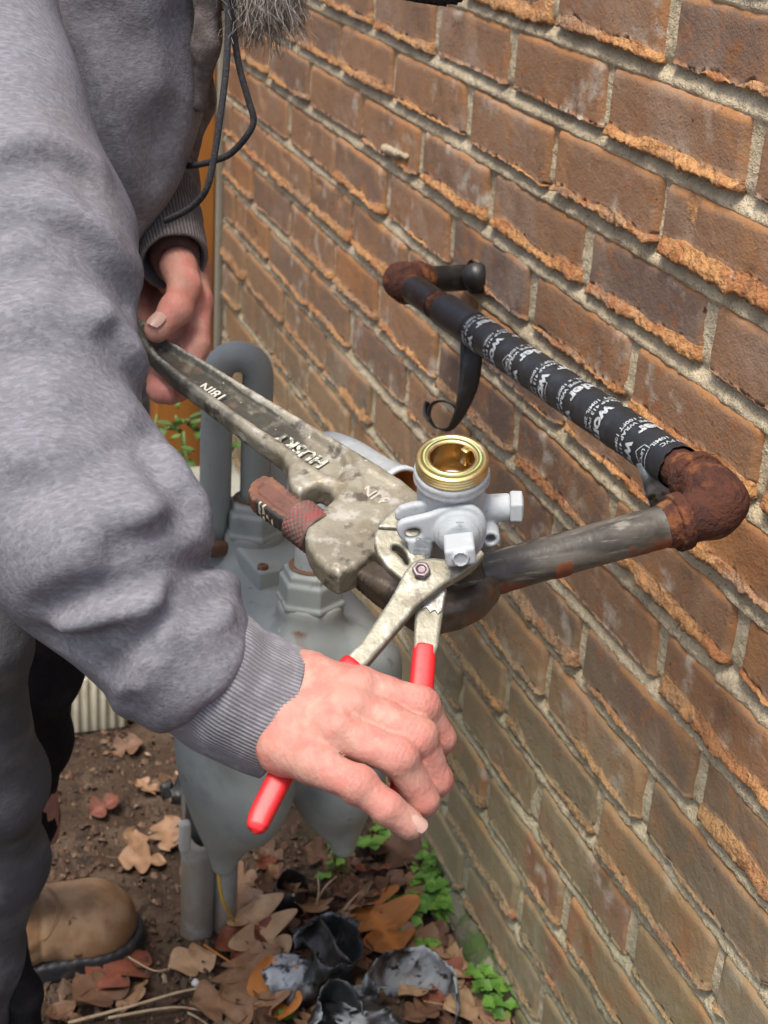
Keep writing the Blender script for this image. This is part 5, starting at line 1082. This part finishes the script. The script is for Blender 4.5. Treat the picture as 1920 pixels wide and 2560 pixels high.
# ---- trousers and boot
tr1 = [at(-90, 1120, 1.20), at(-90, 1290, 1.08), at(-40, 1600, 1.10), at(-22, 1950, 1.24), at(-10, 2150, 1.34), at(-45, 2380, 1.42), at(-70, 2600, 1.48)]
def near_leg(P): return chain(P, tr1, [mm(215, 1.2), mm(150, 1.08), mm(95, 1.1), mm(122, 1.24), mm(112, 1.34), mm(95, 1.42), mm(80, 1.48)], .03) + .004 * vn(P, (22, 22, 10), 81, 3) - .006 * np.exp(-(pdist(P, [at(60, 2215, 1.27), at(90, 2175, 1.28), at(20, 2240, 1.26)]) / .008) ** 2)
sdf_obj('trouser_leg', near_leg, *bb(tr1, .06), .0042, m_jean, person)
tr2 = [at(-40, 1130, 1.22), at(30, 1380, 1.25), at(88, 1650, 1.36), at(82, 1850, 1.46), at(60, 2040, 1.56), at(40, 2210, 1.62)]
sdf_obj('trouser_leg', lambda P: chain(P, tr2, [mm(190, 1.22), mm(120, 1.25), mm(112, 1.36), mm(84, 1.46), mm(70, 1.56), mm(66, 1.62)], .03) + .003 * vn(P, 20, 83, 2), *bb(tr2, .06), .005, m_black, person)
tr3 = [at(20, 2340, 1.40), at(60, 2480, 1.45), at(75, 2700, 1.52)]
sdf_obj('trouser_hem', lambda P: chain(P, tr3, [mm(40, 1.4), mm(38, 1.45), mm(48, 1.52)], .02) + .002 * vn(P, 25, 85, 2), *bb(tr3, .04), .004, m_black, person)
bt = gpt(318, 2345); bh_ = gpt(40, 2400); bx_ = bt - bh_; bx_[2] = 0; bl = np.linalg.norm(bx_); bx_ /= bl; by_ = np.cross([0, 0, 1.0], bx_); gz0 = float(bt[2])
def bq(P): q = P - bt; return np.stack([q @ bx_, q @ by_, P[:, 2] - gz0], 1)
def halfw(x): return .050 * np.sqrt(np.clip(1 - (np.clip(x + .035, 0, 1) / .052) ** 2.4, 0.0, 1)) * (1 - .12 * sst(-.06, -.16, x))
def boot_up(P):
    Q = bq(P); d = ell(Q, [-.040, 0, .030], [.050, .046, .046]); d = smin(d, cap(Q, [-.05, 0, .034], [-.14, 0, .052], .043, .045), .02); d = smin(d, cap(Q, [-.15, 0, .055], [-.22, 0, .15], .045, .050), .03)
    d = smax(d, -(Q[:, 2] - .022), .006); d = d + .0018 * np.exp(-((Q[:, 0] + .092 + .25 * np.abs(Q[:, 1])) / .0028) ** 2)
    return d + .0022 * vn(P, (30, 30, 40), 91, 2)
lo, hi = bb([bt + bx_ * .03 + by_ * .07, bt + bx_ * .03 - by_ * .07, bt - bx_ * .26 + by_ * .07, bt - bx_ * .26 - by_ * .07, bt + np.array([0, 0, .21])], .02); sdf_obj('boot', boot_up, lo, hi, .0027, m_boot, person)
def boot_so(P):
    Q = bq(P); d2 = np.minimum(ell(np.stack([Q[:, 0], Q[:, 1], 0 * Q[:, 0]], 1), [-.040, 0, 0], [.057, .053, .05]), cap(np.stack([Q[:, 0], Q[:, 1], 0 * Q[:, 0]], 1), [-.05, 0, 0], [-.22, 0, 0], .050, .043))
    return smax(d2, np.abs(Q[:, 2] - .013) - .0115 - .0012 * (np.abs(np.mod(Q[:, 0] / .012, 1) - .5) < .3), .004)
sdf_obj('boot_sole', boot_so, lo, hi, .0024, m_sole, person)

m_thread = M('tan_thread', (.26, .16, .085), .8)
for dx_ in (0, 6):
    sp_ = spline([hit(x + dx_, y, boot_up, 1.3) for x, y in [(112, 2215), (136, 2240), (143, 2275), (132, 2312), (105, 2350)]], 6)
    obj('stitching', *tube(sp_ - FW * .0002, .0009, 6), m_thread, person)
# ================================================================ leaf litter, weeds, twigs, torn wrap on the soil
def leaf_outline(seed, lobes, depth, L):
    r = random.Random(seed); n = 4 * lobes + 1; t = np.linspace(0, 1, 49); base = np.sin(np.pi * np.clip(t, 0, 1) ** .8) ** .75
    lob = np.abs(np.sin(np.pi * lobes * t + r.uniform(-.3, .3))) ** .8; w = base * (1 - depth + depth * lob * 1.25) * .36 * L; w[0] = w[-1] = .002 * L
    return t * L, w
def leaf_mesh(seed, L, lobes=4, depth=.62, curl=.3, cup=.3):
    r = np.random.default_rng(seed); t, w = leaf_outline(seed, lobes, depth, L); tl, wl = leaf_outline(seed + 77, lobes, depth, L); nw = 7; V = []; x = t - L * .5
    cd = r.uniform(-.6, 1.0) * curl; ph = r.uniform(0, 6)
    for i in range(len(t)):
        sweep = .12 * (w[i] + wl[i]) * .5
        for k in range(nw):
            u = k / (nw - 1) * 2 - 1; y = u * (w[i] if u > 0 else wl[i]); xx = x[i] + abs(u) * sweep
            z = cup * abs(u) ** 1.5 * (w[i]) * .7 + cd * (x[i] ** 2) / L * 1.6 + .05 * L * math.sin(xx / L * 7 + ph) * u + .02 * L * math.sin(xx / L * 16 + u * 5 + ph)
            V.append([xx, y, z - .004 * L * (abs(u) < .1)])
    F = []
    for i in range(len(t) - 1):
        for k in range(nw - 1): a = i * nw + k; F.append([a, a + nw, a + nw + 1, a + 1])
    V = np.array(V); ay_ = np.abs(V[:, 1]); rib = np.maximum(np.exp(-(V[:, 1] / (.012 * L)) ** 2), .7 * np.exp(-((np.abs(np.mod((V[:, 0] - .9 * ay_) / (.14 * L), 1) - .5)) / .10) ** 2))
    # stalk
    n0 = len(V); st = np.linspace(0, .22 * L, 5); sv = []
    for s in st:
        for k in range(4): sv.append([-.5 * L - s, .006 * L * math.cos(k * 1.57), .006 * L * math.sin(k * 1.57) + .1 * s])
    V = np.vstack([V, sv]); rib = np.r_[rib, np.ones(len(sv))]
    for i in range(4):
        for k in range(4): a = n0 + i * 4 + k; b = n0 + i * 4 + (k + 1) % 4; F.append([a, b, b + 4, a + 4])
    return V, np.array(F), rib
def leafmat(name, c1, c2, c3):
    m = M(name, c1, .62, layers=[('n', c2, dict(s=35, lo=.45, hi=.66)), ('n', c3, dict(s=60, lo=.55, hi=.72, seed=4, f=.8)), ('r', tuple(.6 * x for x in c1), dict(lo=.7, hi=.9, f=.7)), ('a', tuple(min(1, x * 1.35) for x in c1), dict(n='rib', f=.7)), ('n', (.02, .014, .01), dict(s=210, lo=.70, hi=.74, f=.8, seed=7))], bump=[(200, .4, .001), (40, .3, .002)], spec=.35); return m
m_tan = leafmat('tan_leaf', (.23, .13, .07), (.30, .185, .11), (.15, .08, .042)); m_brn = leafmat('brown_leaf', (.115, .06, .034), (.17, .092, .052), (.09, .048, .03))
m_red = leafmat('russet_leaf', (.15, .045, .025), (.21, .07, .034), (.11, .035, .022)); m_org = leafmat('orange_leaf', (.40, .145, .03), (.46, .20, .06), (.27, .085, .025)); m_pale = leafmat('pale_leaf', (.34, .215, .12), (.40, .275, .165), (.26, .155, .085))
def put_mesh(o, p, rot): o.location = tuple(map(float, p)); o.rotation_euler = rot
def new_leaf(seed, L, m, lobes, depth, curl, cup, p, rot, label, group=None):
    V, F, rib = leaf_mesh(seed, L, lobes, depth, curl, cup); o = obj('oak_leaf', V, F, m, org=(0, 0, 0), attrs={'rib': rib}); put_mesh(o, p, rot); return tag(o, label, 'leaf', group)
def heading(px, py, qx, qy): a, b = on_z(px, py), on_z(qx, qy); return math.atan2(b[1] - a[1], b[0] - a[0])
# leaves that can be told apart
new_leaf(11, .125, m_org, 3, .78, .35, .30, gpt(945, 2305, .012), (.25, -.15, heading(890, 2225, 990, 2400)), 'large bright orange spiky oak leaf beside the green weeds')
new_leaf(12, .100, m_pale, 3, .80, .9, .5, gpt(665, 2325, .020), (.5, .25, heading(620, 2250, 690, 2380)), 'pale tan arched oak leaf touching the thin black wrap ring')
new_leaf(13, .060, m_red, 2, .5, .3, .3, gpt(595, 2370, .010), (.1, .1, .4), 'glossy dark red rounded leaf beside the yellow wire')
new_leaf(14, .052, m_red, 2, .45, .3, .3, gpt(640, 2340, .010), (.1, .25, 1.5), 'russet red leaf fragment beneath the arched pale leaf')
new_leaf(15, .118, m_tan, 4, .70, .25, .25, gpt(650, 2460, .012), (.10, -.1, heading(620, 2370, 670, 2540)), 'large tan lobed oak leaf left of the big black wrap curl')
new_leaf(16, .098, m_tan, 3, .66, .35, .25, gpt(585, 2510, .009), (-.1, .15, heading(560, 2530, 700, 2500)), 'flat tan oak leaf lying over the dry straw')
new_leaf(17, .085, m_org, 2, .4, .8, .5, gpt(700, 2500, .013), (.3, .1, heading(690, 2450, 700, 2540)), 'rolled orange brown leaf against the torn wrap')
new_leaf(18, .105, m_pale, 3, .72, .25, .25, gpt(1195, 2425, .012), (.05, .1, heading(1170, 2380, 1240, 2480)), 'pale lobed oak leaf between the wrap and the wall base')
new_leaf(19, .10, m_pale, 3, .68, .2, .2, gpt(1225, 2520, .010), (-.05, .1, heading(1150, 2510, 1290, 2510)), 'pale buff oak leaf at the lower edge beside the weed clump')
new_leaf(20, .100, m_tan, 3, .55, .3, .25, gpt(1060, 2385, .010), (.1, .1, heading(1020, 2370, 1130, 2400)), 'tan oak leaf lying just above the big wrap loop')
new_leaf(21, .085, m_tan, 3, .5, .3, .3, gpt(1110, 2425, .010), (.2, 0, heading(1080, 2430, 1150, 2415)), 'small rounded tan leaf right of the big wrap loop')
new_leaf(22, .090, m_red, 3, .6, .4, .4, gpt(1165, 2475, .008), (.2, .2, .7), 'dark russet leaf tucked under the pale leaves by the wall')
new_leaf(23, .060, m_tan, 3, .6, .4, .25, gpt(420, 2090, .008), (.1, .1, heading(410, 2030, 425, 2120)), 'tan lobed leaf lying left of the cut steel post')
new_leaf(24, .06, m_tan, 3, .6, .3, .25, gpt(355, 2150, .008), (.1, .1, heading(310, 2150, 400, 2150)), 'small tan leaf on bare soil above the boot toe')
new_leaf(25, .085, m_red, 3, .7, .3, .25, gpt(300, 2420, .008), (.1, .05, heading(270, 2450, 360, 2380)), 'russet leaf under the boot sole edge')
new_leaf(26, .06, m_pale, 2, .4, .4, .3, gpt(482, 2405, .006), (.2, .1, 1.9), 'small yellowish leaf on bare soil right of the boot')
new_leaf(27, .075, m_brn, 2, .35, .4, .4, gpt(252, 2480, .008), (.1, .1, 2.2), 'pale brown oval leaf in the soil below the boot')
new_leaf(28, .075, m_tan, 3, .6, .4, .3, gpt(570, 2200, .012), (.2, .1, 1.0), 'tan leaf between the two steel posts')
new_leaf(29, .07, m_tan, 3, .6, .4, .3, gpt(600, 2240, .012), (.1, .2, -.4), 'tan curled leaf under the meter corner')
new_leaf(30, .10, m_brn, 3, .6, .5, .4, gpt(1010, 2130, .012), (.1, .2, .6), 'brown curled oak leaf under the hand near the wall')
# the rest of the litter
rl = random.Random(21); zones = [(640, 2120, 1060, 2260, 19), (640, 2260, 900, 2420, 18), (860, 2220, 1190, 2420, 14), (560, 2420, 1000, 2590, 20), (1000, 2420, 1320, 2590, 13), (200, 1580, 440, 1900, 7), (240, 1900, 480, 2180, 4), (120, 2420, 560, 2590, 2)]
cols = [m_tan, m_brn, m_brn, m_brn, m_tan, m_pale, m_red, m_brn]; protos = {}
ZT = ['in the litter under the meter', 'left of the crumpled wrap knot', 'in the litter by the wall weeds', 'around the torn wrap strips', 'below the wrap loop by the wall', 'on the soil behind the sleeve', 'on bare soil above the boot', 'on the soil beside the straws']; CT = ['tan', 'brown', 'brown', 'brown', 'tan', 'pale buff', 'russet', 'brown']
for zi, (x0, y0, x1, y1, n_) in enumerate(zones):
    for i in range(n_):
        px, py = rl.uniform(x0, x1), rl.uniform(y0, y1); p = gpt(px, py, rl.uniform(.003, .012))
        if p[1] > -.02 or p[0] < -1.1: continue
        ci = rl.randrange(len(cols)); key = (rl.randrange(7), ci)
        if key not in protos:
            V, F, rib = leaf_mesh(200 + key[0] * 9, .10, 2 + key[0] % 3, .35 + .07 * key[0], .6, .45); o = obj('oak_leaf', V, F, cols[ci], org=(0, 0, 0), attrs={'rib': rib}); protos[key] = o
        else: o = protos[key].copy(); C.objects.link(o)
        s_ = rl.uniform(.28, .62); o.scale = (s_, s_, s_); put_mesh(o, p, (rl.uniform(-.5, .5), rl.uniform(-.5, .5), rl.uniform(0, 6.28))); sz = 'small' if s_ < .40 else 'medium' if s_ < .52 else 'larger'; tag(o, f'{sz} {CT[ci]} dry oak leaf {ZT[zi]}', 'leaf', f'dry oak leaves {ZT[zi]}')
# crumbs of leaf, bark and clods too many to count
V, F, tn = [], [], []; rc = np.random.default_rng(31)
for i in range(5200):
    px, py = rc.uniform(0, 1330), rc.uniform(1540, 2600); p = gpt(px, py, 0)
    if p[1] > .01: continue
    s_ = abs(rc.normal()) * .0030 + .0010; a = rc.uniform(0, 6.28); e = rc.uniform(.3, 1.0); z_ = rc.uniform(0, .004); ti = rc.normal(size=2) * .45; b0 = len(V)
    for k in range(5):
        q = a + k * 1.257 + rc.uniform(-.3, .3); dx, dy = math.cos(q) * s_, math.sin(q) * s_ * e; V.append(p + [dx, dy, z_ + ti[0] * dx + ti[1] * dy + s_ * .25 * (k % 2)])
    V.append(p + [0, 0, z_ + s_ * .6]); F += [[b0 + k, b0 + (k + 1) % 5, b0 + 5] for k in range(5)]; tn += [rc.uniform(0, 1)] * 6
m_crumb = M('litter_crumbs', (.060, .038, .025), .9, layers=[('a', (.15, .092, .055), dict(n='tone', lo=.6, hi=.85)), ('a', (.10, .045, .025), dict(n='tone', lo=.3, hi=.1)), ('a', (.32, .24, .16), dict(n='tone', lo=.93, hi=1.0))])
o = obj('litter', np.array(V), F, m_crumb, smooth=False, attrs={'tone': np.array(tn)}); tag(o, kind='stuff')
# straws and twigs
m_straw = M('dry_straw', (.42, .31, .19), .7, layers=[('n', (.26, .17, .09), dict(s=60, lo=.5, hi=.7))])
def straw(pts, r, lab, n_=8, m=m_straw):
    p = spline([gpt(x, y, h) for x, y, h in pts], n_); o = obj('dry_straw', *tube(p, np.linspace(r, r * .55, len(p)), 7), m); tag(o, lab, 'straw', None)
straw([(170, 2558, .006), (330, 2515, .012), (450, 2480, .012), (538, 2464, .010)], .0020, 'long pale straw running up to the tan leaves')
straw([(270, 2545, .006), (400, 2522, .010), (470, 2520, .009), (545, 2538, .006)], .0017, 'straw arching just below the long pale straw')
straw([(470, 2532, .008), (500, 2548, .006), (530, 2570, .004)], .0015, 'short straw at the lower edge of the soil')
straw([(510, 2362, .008), (560, 2395, .010), (606, 2425, .008)], .0014, 'thin orange brown twig beside the dark red leaf', m=m_org)
straw([(792, 2250, .006), (815, 2215, .02), (842, 2190, .03)], .0014, 'thin twig rising among the small weeds')
straw([(860, 2275, .008), (880, 2250, .014), (900, 2230, .016)], .0016, 'bleached twig behind the bright orange leaf')
straw([(795, 2190, .006), (797, 2225, .016), (792, 2262, .014)], .0014, 'dry stalk standing right of the black ring')
straw([(600, 2350, .006), (640, 2375, .010), (690, 2380, .008)], .0010, 'hair thin straw crossing the russet fragment')
straw([(300, 2380, .004), (380, 2425, .008), (420, 2422, .006)], .0011, 'short straw on the soil below the boot toe')
pb2 = gpt(489, 2458, .004); sdf_obj_p = snet(lambda P: ell(P, pb2, [.005, .0045, .004]) + .0006 * vn(P, 300, 3), pb2 - .009, pb2 + .009, .0012)
tag(obj('pebble', *sdf_obj_p, M('white_pebble', (.6, .58, .55), .5)), 'small white pebble on the bare soil', 'pebble')
# torn pipe wrap thrown down
def wrapbit(pts, w, side, lab, twist=0.0, n_=14, m=m_adh, cup=.003, name='wrap_scrap'):
    p = spline(pts, n_); k = len(p); a = np.linspace(0, twist, k); s1_, s2_ = np.asarray(side[0], float), np.asarray(side[1], float)
    sd_ = np.cos(a)[:, None] * s1_ + np.sin(a)[:, None] * s2_; wv = np.full(k, w) * (1 + .12 * n1(np.arange(k) * .35, 1, int(w * 1e4)))
    p = p + .0025 * np.stack([vn(p, 40, i + 3, 2) for i in range(3)], 1)
    o = ribbon(p, sd_, wv, m, name, None, .0012, cup=cup, nw=9); nv_ = len(o.data.vertices); co = np.empty(nv_ * 3, np.float32); o.data.vertices.foreach_get('co', co); co = co.reshape(-1, 3)
    hv = nv_ // 2; co += np.tile((.0042 * np.stack([vn(co[:hv], 55, i + 31, 2) for i in range(3)], 1) + .0016 * np.stack([vn(co[:hv], 170, i + 41, 2) for i in range(3)], 1)) * (w / .05), (2, 1)); o.data.vertices.foreach_set('co', co.ravel()); return tag(o, lab, 'tape scrap')
m_wrapg = M('smeared_wrap', (.022, .024, .026), .30, layers=[('n', (.34, .37, .39), dict(s=13, lo=.50, hi=.60, st=(1, 1, .6))), ('n', (.012, .012, .013), dict(s=60, lo=.52, hi=.62, seed=3)), ('n', (.20, .10, .05), dict(s=9, lo=.66, hi=.74, seed=6, f=.6))], bump=[(80, .5, .003), (30, .4, .005)], spec=.6)
Z3 = np.array([0, 0, 1.0])
def ringpts(cx, cy, rx, ry, h, a0_, a1_, n_=11, rise=0.0):
    return [gpt(cx + rx * math.cos(a), cy + ry * math.sin(a), h + rise * i / n_) for i, a in enumerate(np.linspace(a0_, a1_, n_))]
wrapbit(ringpts(725, 2232, 44, 34, .016, .5, 6.3), .030, (Z3, RT * .5 + Z3 * .6), 'thin black ring of torn wrap below the meter', .4, m=m_tarblack)
wrapbit(ringpts(795, 2395, 78, 60, .034, 3.9, 9.6, 13), .058, (Z3 * .9 + RT * .35, RT * .6 - Z3 * .5), 'crumpled sticky grey and black wrap knot in the leaves', 1.1, m=m_wrapg, cup=.006)
wrapbit([gpt(745, 2330, .02), gpt(765, 2318, .045), gpt(800, 2345, .055), gpt(850, 2420, .04), gpt(885, 2440, .02), gpt(850, 2450, .012), gpt(790, 2440, .014)], .030, (Z3 * .4 + RT, Z3), 'twisted black wrap tail lying over the crumpled knot', 1.4, m=m_tarblack)
wrapbit(ringpts(1030, 2490, 118, 72, .034, 2.6, 6.6, 15), .060, (Z3, Z3 * .8 - RT * .3), 'wide open loop of torn wrap lying at the lower edge', .3, m=m_wrapg, cup=.004)
wrapbit([gpt(765, 2590, .030), gpt(790, 2520, .045), gpt(830, 2500, .05), gpt(870, 2540, .04), gpt(885, 2590, .03)], .060, (RT * .3 + Z3, RT * .5 + Z3 * .6), 'smeared grey wrap strip standing on edge at the bottom', .5, m=m_wrapg, cup=.005)
wrapbit([gpt(905, 2470, .02), gpt(880, 2500, .05), gpt(915, 2560, .06), gpt(960, 2620, .05)], .055, (RT * .9, RT * .7 + Z3 * .5), 'flat folded wrap strip between the two loops', .3, m=m_wrapg, cup=.004)
wrapbit([at(425, 1995, 1.72), at(420, 1975, 1.72), at(440, 1962, 1.72), at(452, 1985, 1.71), at(448, 2010, 1.71)], .018, (RT, Z3), 'black wrap scrap caught on top of the cut post', .5, m=m_tarblack)
# raised letters on the loop
# ---- weeds
m_weed = M('weed_green', (.085, .20, .028), .5, layers=[('n', (.13, .28, .04), dict(s=30, lo=.45, hi=.65)), ('n', (.045, .12, .02), dict(s=50, lo=.5, hi=.7, seed=3)), ('r', (.16, .27, .04), dict(lo=.6, hi=.9, f=.6))], bump=[(150, .3, .001)], spec=.4)
m_stem = M('weed_stem', (.12, .17, .05), .6)
def weed(px, py, rad, n_, hmax, ls, lab, seed, kind=0):
    b = gpt(px, py, 0); r = np.random.default_rng(seed); root = thing('weed_plant', b, lab, 'weed'); sv, lv = [], []
    for i in range(n_):
        a, rr_ = r.uniform(0, 6.28), rad * math.sqrt(r.uniform(0, 1)); h_ = hmax * r.uniform(.35, 1) ; c = b + np.array([rr_ * math.cos(a), rr_ * math.sin(a) * .8, 0])
        if c[1] > -.006: c[1] = -.006 - r.uniform(0, .01)
        c[2] = float(gz(c[0], c[1])[0]); tip = c + np.array([r.normal() * .01, r.normal() * .01, h_]); sv.append(tube(spline([c - [0, 0, .004], (c + tip) / 2 + r.normal(size=3) * .003, tip], 3), .0007, 5))
        for k in range(3 if kind == 0 else 5):
            q = a + k * (2.09 if kind == 0 else 1.3) + r.uniform(-.4, .4); l_ = ls * r.uniform(.6, 1.15); base_ = tip if kind == 0 else c + (tip - c) * (k + 1) / 5; ti = r.uniform(-.35, .25); out = np.array([math.cos(q), math.sin(q), ti]); sdv = np.array([-math.sin(q), math.cos(q), r.uniform(-.3, .3)]); V = []
            for u in np.linspace(0, 1, 6):
                wv = l_ * .52 * math.sin(math.pi * (u * .92 + .08) ** .75) * (1 + .18 * math.cos(u * 16))
                for s_ in (-1, -.5, 0, .5, 1): V.append(base_ + out * l_ * u + sdv * wv * s_ + Z3 * (-.18 * l_ * u * u - .22 * wv * (1 - abs(s_)) + .0))
            lv.append((np.array(V), np.array([[i2 * 5 + j, i2 * 5 + j + 1, i2 * 5 + j + 6, i2 * 5 + j + 5] for i2 in range(5) for j in range(4)])))
    V, F = join(sv); obj('stem', V, F, m_stem, root)
    for V, F in lv: obj('leaf', V, F, m_weed, root, org=V[0])
weed(1135, 2290, .045, 13, .035, .019, 'spreading weed with broad leaves halfway along the wall base', 1)
weed(1310, 2478, .038, 16, .040, .014, 'dense round leaved weed clump at the lower wall corner', 2)
weed(1085, 2200, .030, 9, .045, .011, 'tall thin weed close to the wall under the hand', 3, 1)
weed(955, 2122, .022, 4, .030, .019, 'small weed with four bright leaves under the near hand', 4)
weed(850, 2170, .038, 10, .035, .011, 'low creeping weed under the meter corner', 5, 1)
weed(1040, 2245, .030, 8, .030, .011, 'small weed between the orange leaf and the wall', 6, 1)
weed(1175, 2235, .020, 4, .030, .013, 'tiny weed against the bricks above the broad leaved one', 7)
weed(1085, 2395, .016, 3, .025, .013, 'single small weed sprig by the wrap loop', 8)
weed(1000, 2300, .02, 4, .02, .012, 'weed sprig beside the bright orange leaf tip', 9)
weed(700, 2540, .012, 3, .012, .009, 'tiny green shoots at the lower edge beside the straw', 10)
# shrub in front of the fence
sb = at(425, 1120, 2.30); r = np.random.default_rng(12); root = thing('shrub', (sb[0], sb[1], 0), 'leafy green shrub in front of the reddish board fence', 'shrub'); sv, lv = [], []
m_shr = M('shrub_leaf', (.055, .12, .022), .55, layers=[('n', (.11, .20, .04), dict(s=20, lo=.5, hi=.7)), ('r', (.03, .075, .016), dict(lo=.5, hi=.9, f=.7))], spec=.4)
for i in range(34):
    a = r.uniform(0, 6.28); top = np.array([sb[0] + r.normal() * .07, sb[1] + r.normal() * .08, sb[2] + r.uniform(-.25, .12)]); p = spline([[sb[0] + r.normal() * .03, sb[1] + r.normal() * .03, 0], [sb[0] + r.normal() * .05, sb[1] + r.normal() * .06, top[2] * .6], top], 5); sv.append(tube(p, .0022, 5))
    for k in range(11):
        c = p[-1 - k % len(p)] if k < 9 else top; c = c + r.normal(size=3) * .012; q, l_ = r.uniform(0, 6.28), r.uniform(.018, .034); out = np.array([math.cos(q), math.sin(q), r.uniform(-.5, .5)]); sdv = np.cross(out, [0, 0, 1.0]); sdv /= np.linalg.norm(sdv); nn = np.cross(sdv, out); V = []
        for u in np.linspace(0, 1, 5):
            for s_ in (-1, 0, 1): V.append(c + out * l_ * u + sdv * s_ * l_ * .34 * math.sin(math.pi * (u * .94 + .06)) + nn * .15 * l_ * (abs(s_) - u * u))
        lv.append((np.array(V), np.array([[i2 * 3 + j, i2 * 3 + j + 1, i2 * 3 + j + 4, i2 * 3 + j + 3] for i2 in range(4) for j in range(2)])))
obj('stem', *join(sv), m_stem, root)
for V, F in lv[:290]: obj('leaf', V, F, m_shr, root, org=V[0])
o = obj('foliage', *join(lv[290:]), m_shr, root); o['kind'] = 'stuff'
# ribbed plastic box far left, mossy stones at the wall base
pl_ = on_z(240, 1735, .05); bxp = thing('ribbed_box', (pl_[0], pl_[1], 0), 'cream ribbed plastic box on the soil behind the sleeve', 'plastic box'); m_cream = M('cream_plastic', (.55, .52, .40), .5, layers=[('n', (.35, .31, .22), dict(s=20, lo=.5, hi=.7))])
obj('box_body', *box([pl_[0] - .02, pl_[1] - .01, .045], [.035, .05, .045], None, bev=.004), m_cream, bxp)
for k in range(8): obj('rib', *box([pl_[0] + .0165, pl_[1] - .052 + k * .012, .045], [.0028, .0028, .040], None, bev=.001), m_cream, bxp)
m_moss = M('mossy_stone', (.13, .12, .08), .95, layers=[('n', (.06, .10, .025), dict(s=18, lo=.45, hi=.6)), ('n', (.22, .20, .15), dict(s=40, lo=.58, hi=.7, seed=3))], bump=[(120, .8, .004, 5)])
for i, (px, py, s_, lab) in enumerate([(1190, 2300, .030, 'mossy stone lump against the wall beside the broad weed'), (1228, 2370, .034, 'mossy stone at the wall foot above the pale leaf'), (1262, 2430, .028, 'lowest mossy stone at the wall foot by the weed clump')]):
    c_ = gpt(px, py); c_[1] = min(c_[1], -.006); V, F = snet(lambda P: ell(P, c_ + [0, .004, .008], [s_ * 1.2, s_ * .55, s_ * .8]) + .006 * vn(P, 45, 60 + i, 3), c_ - s_ * 1.9, c_ + s_ * 1.9, .0032); tag(obj('mossy_stone', V, F, m_moss), lab, 'stone')
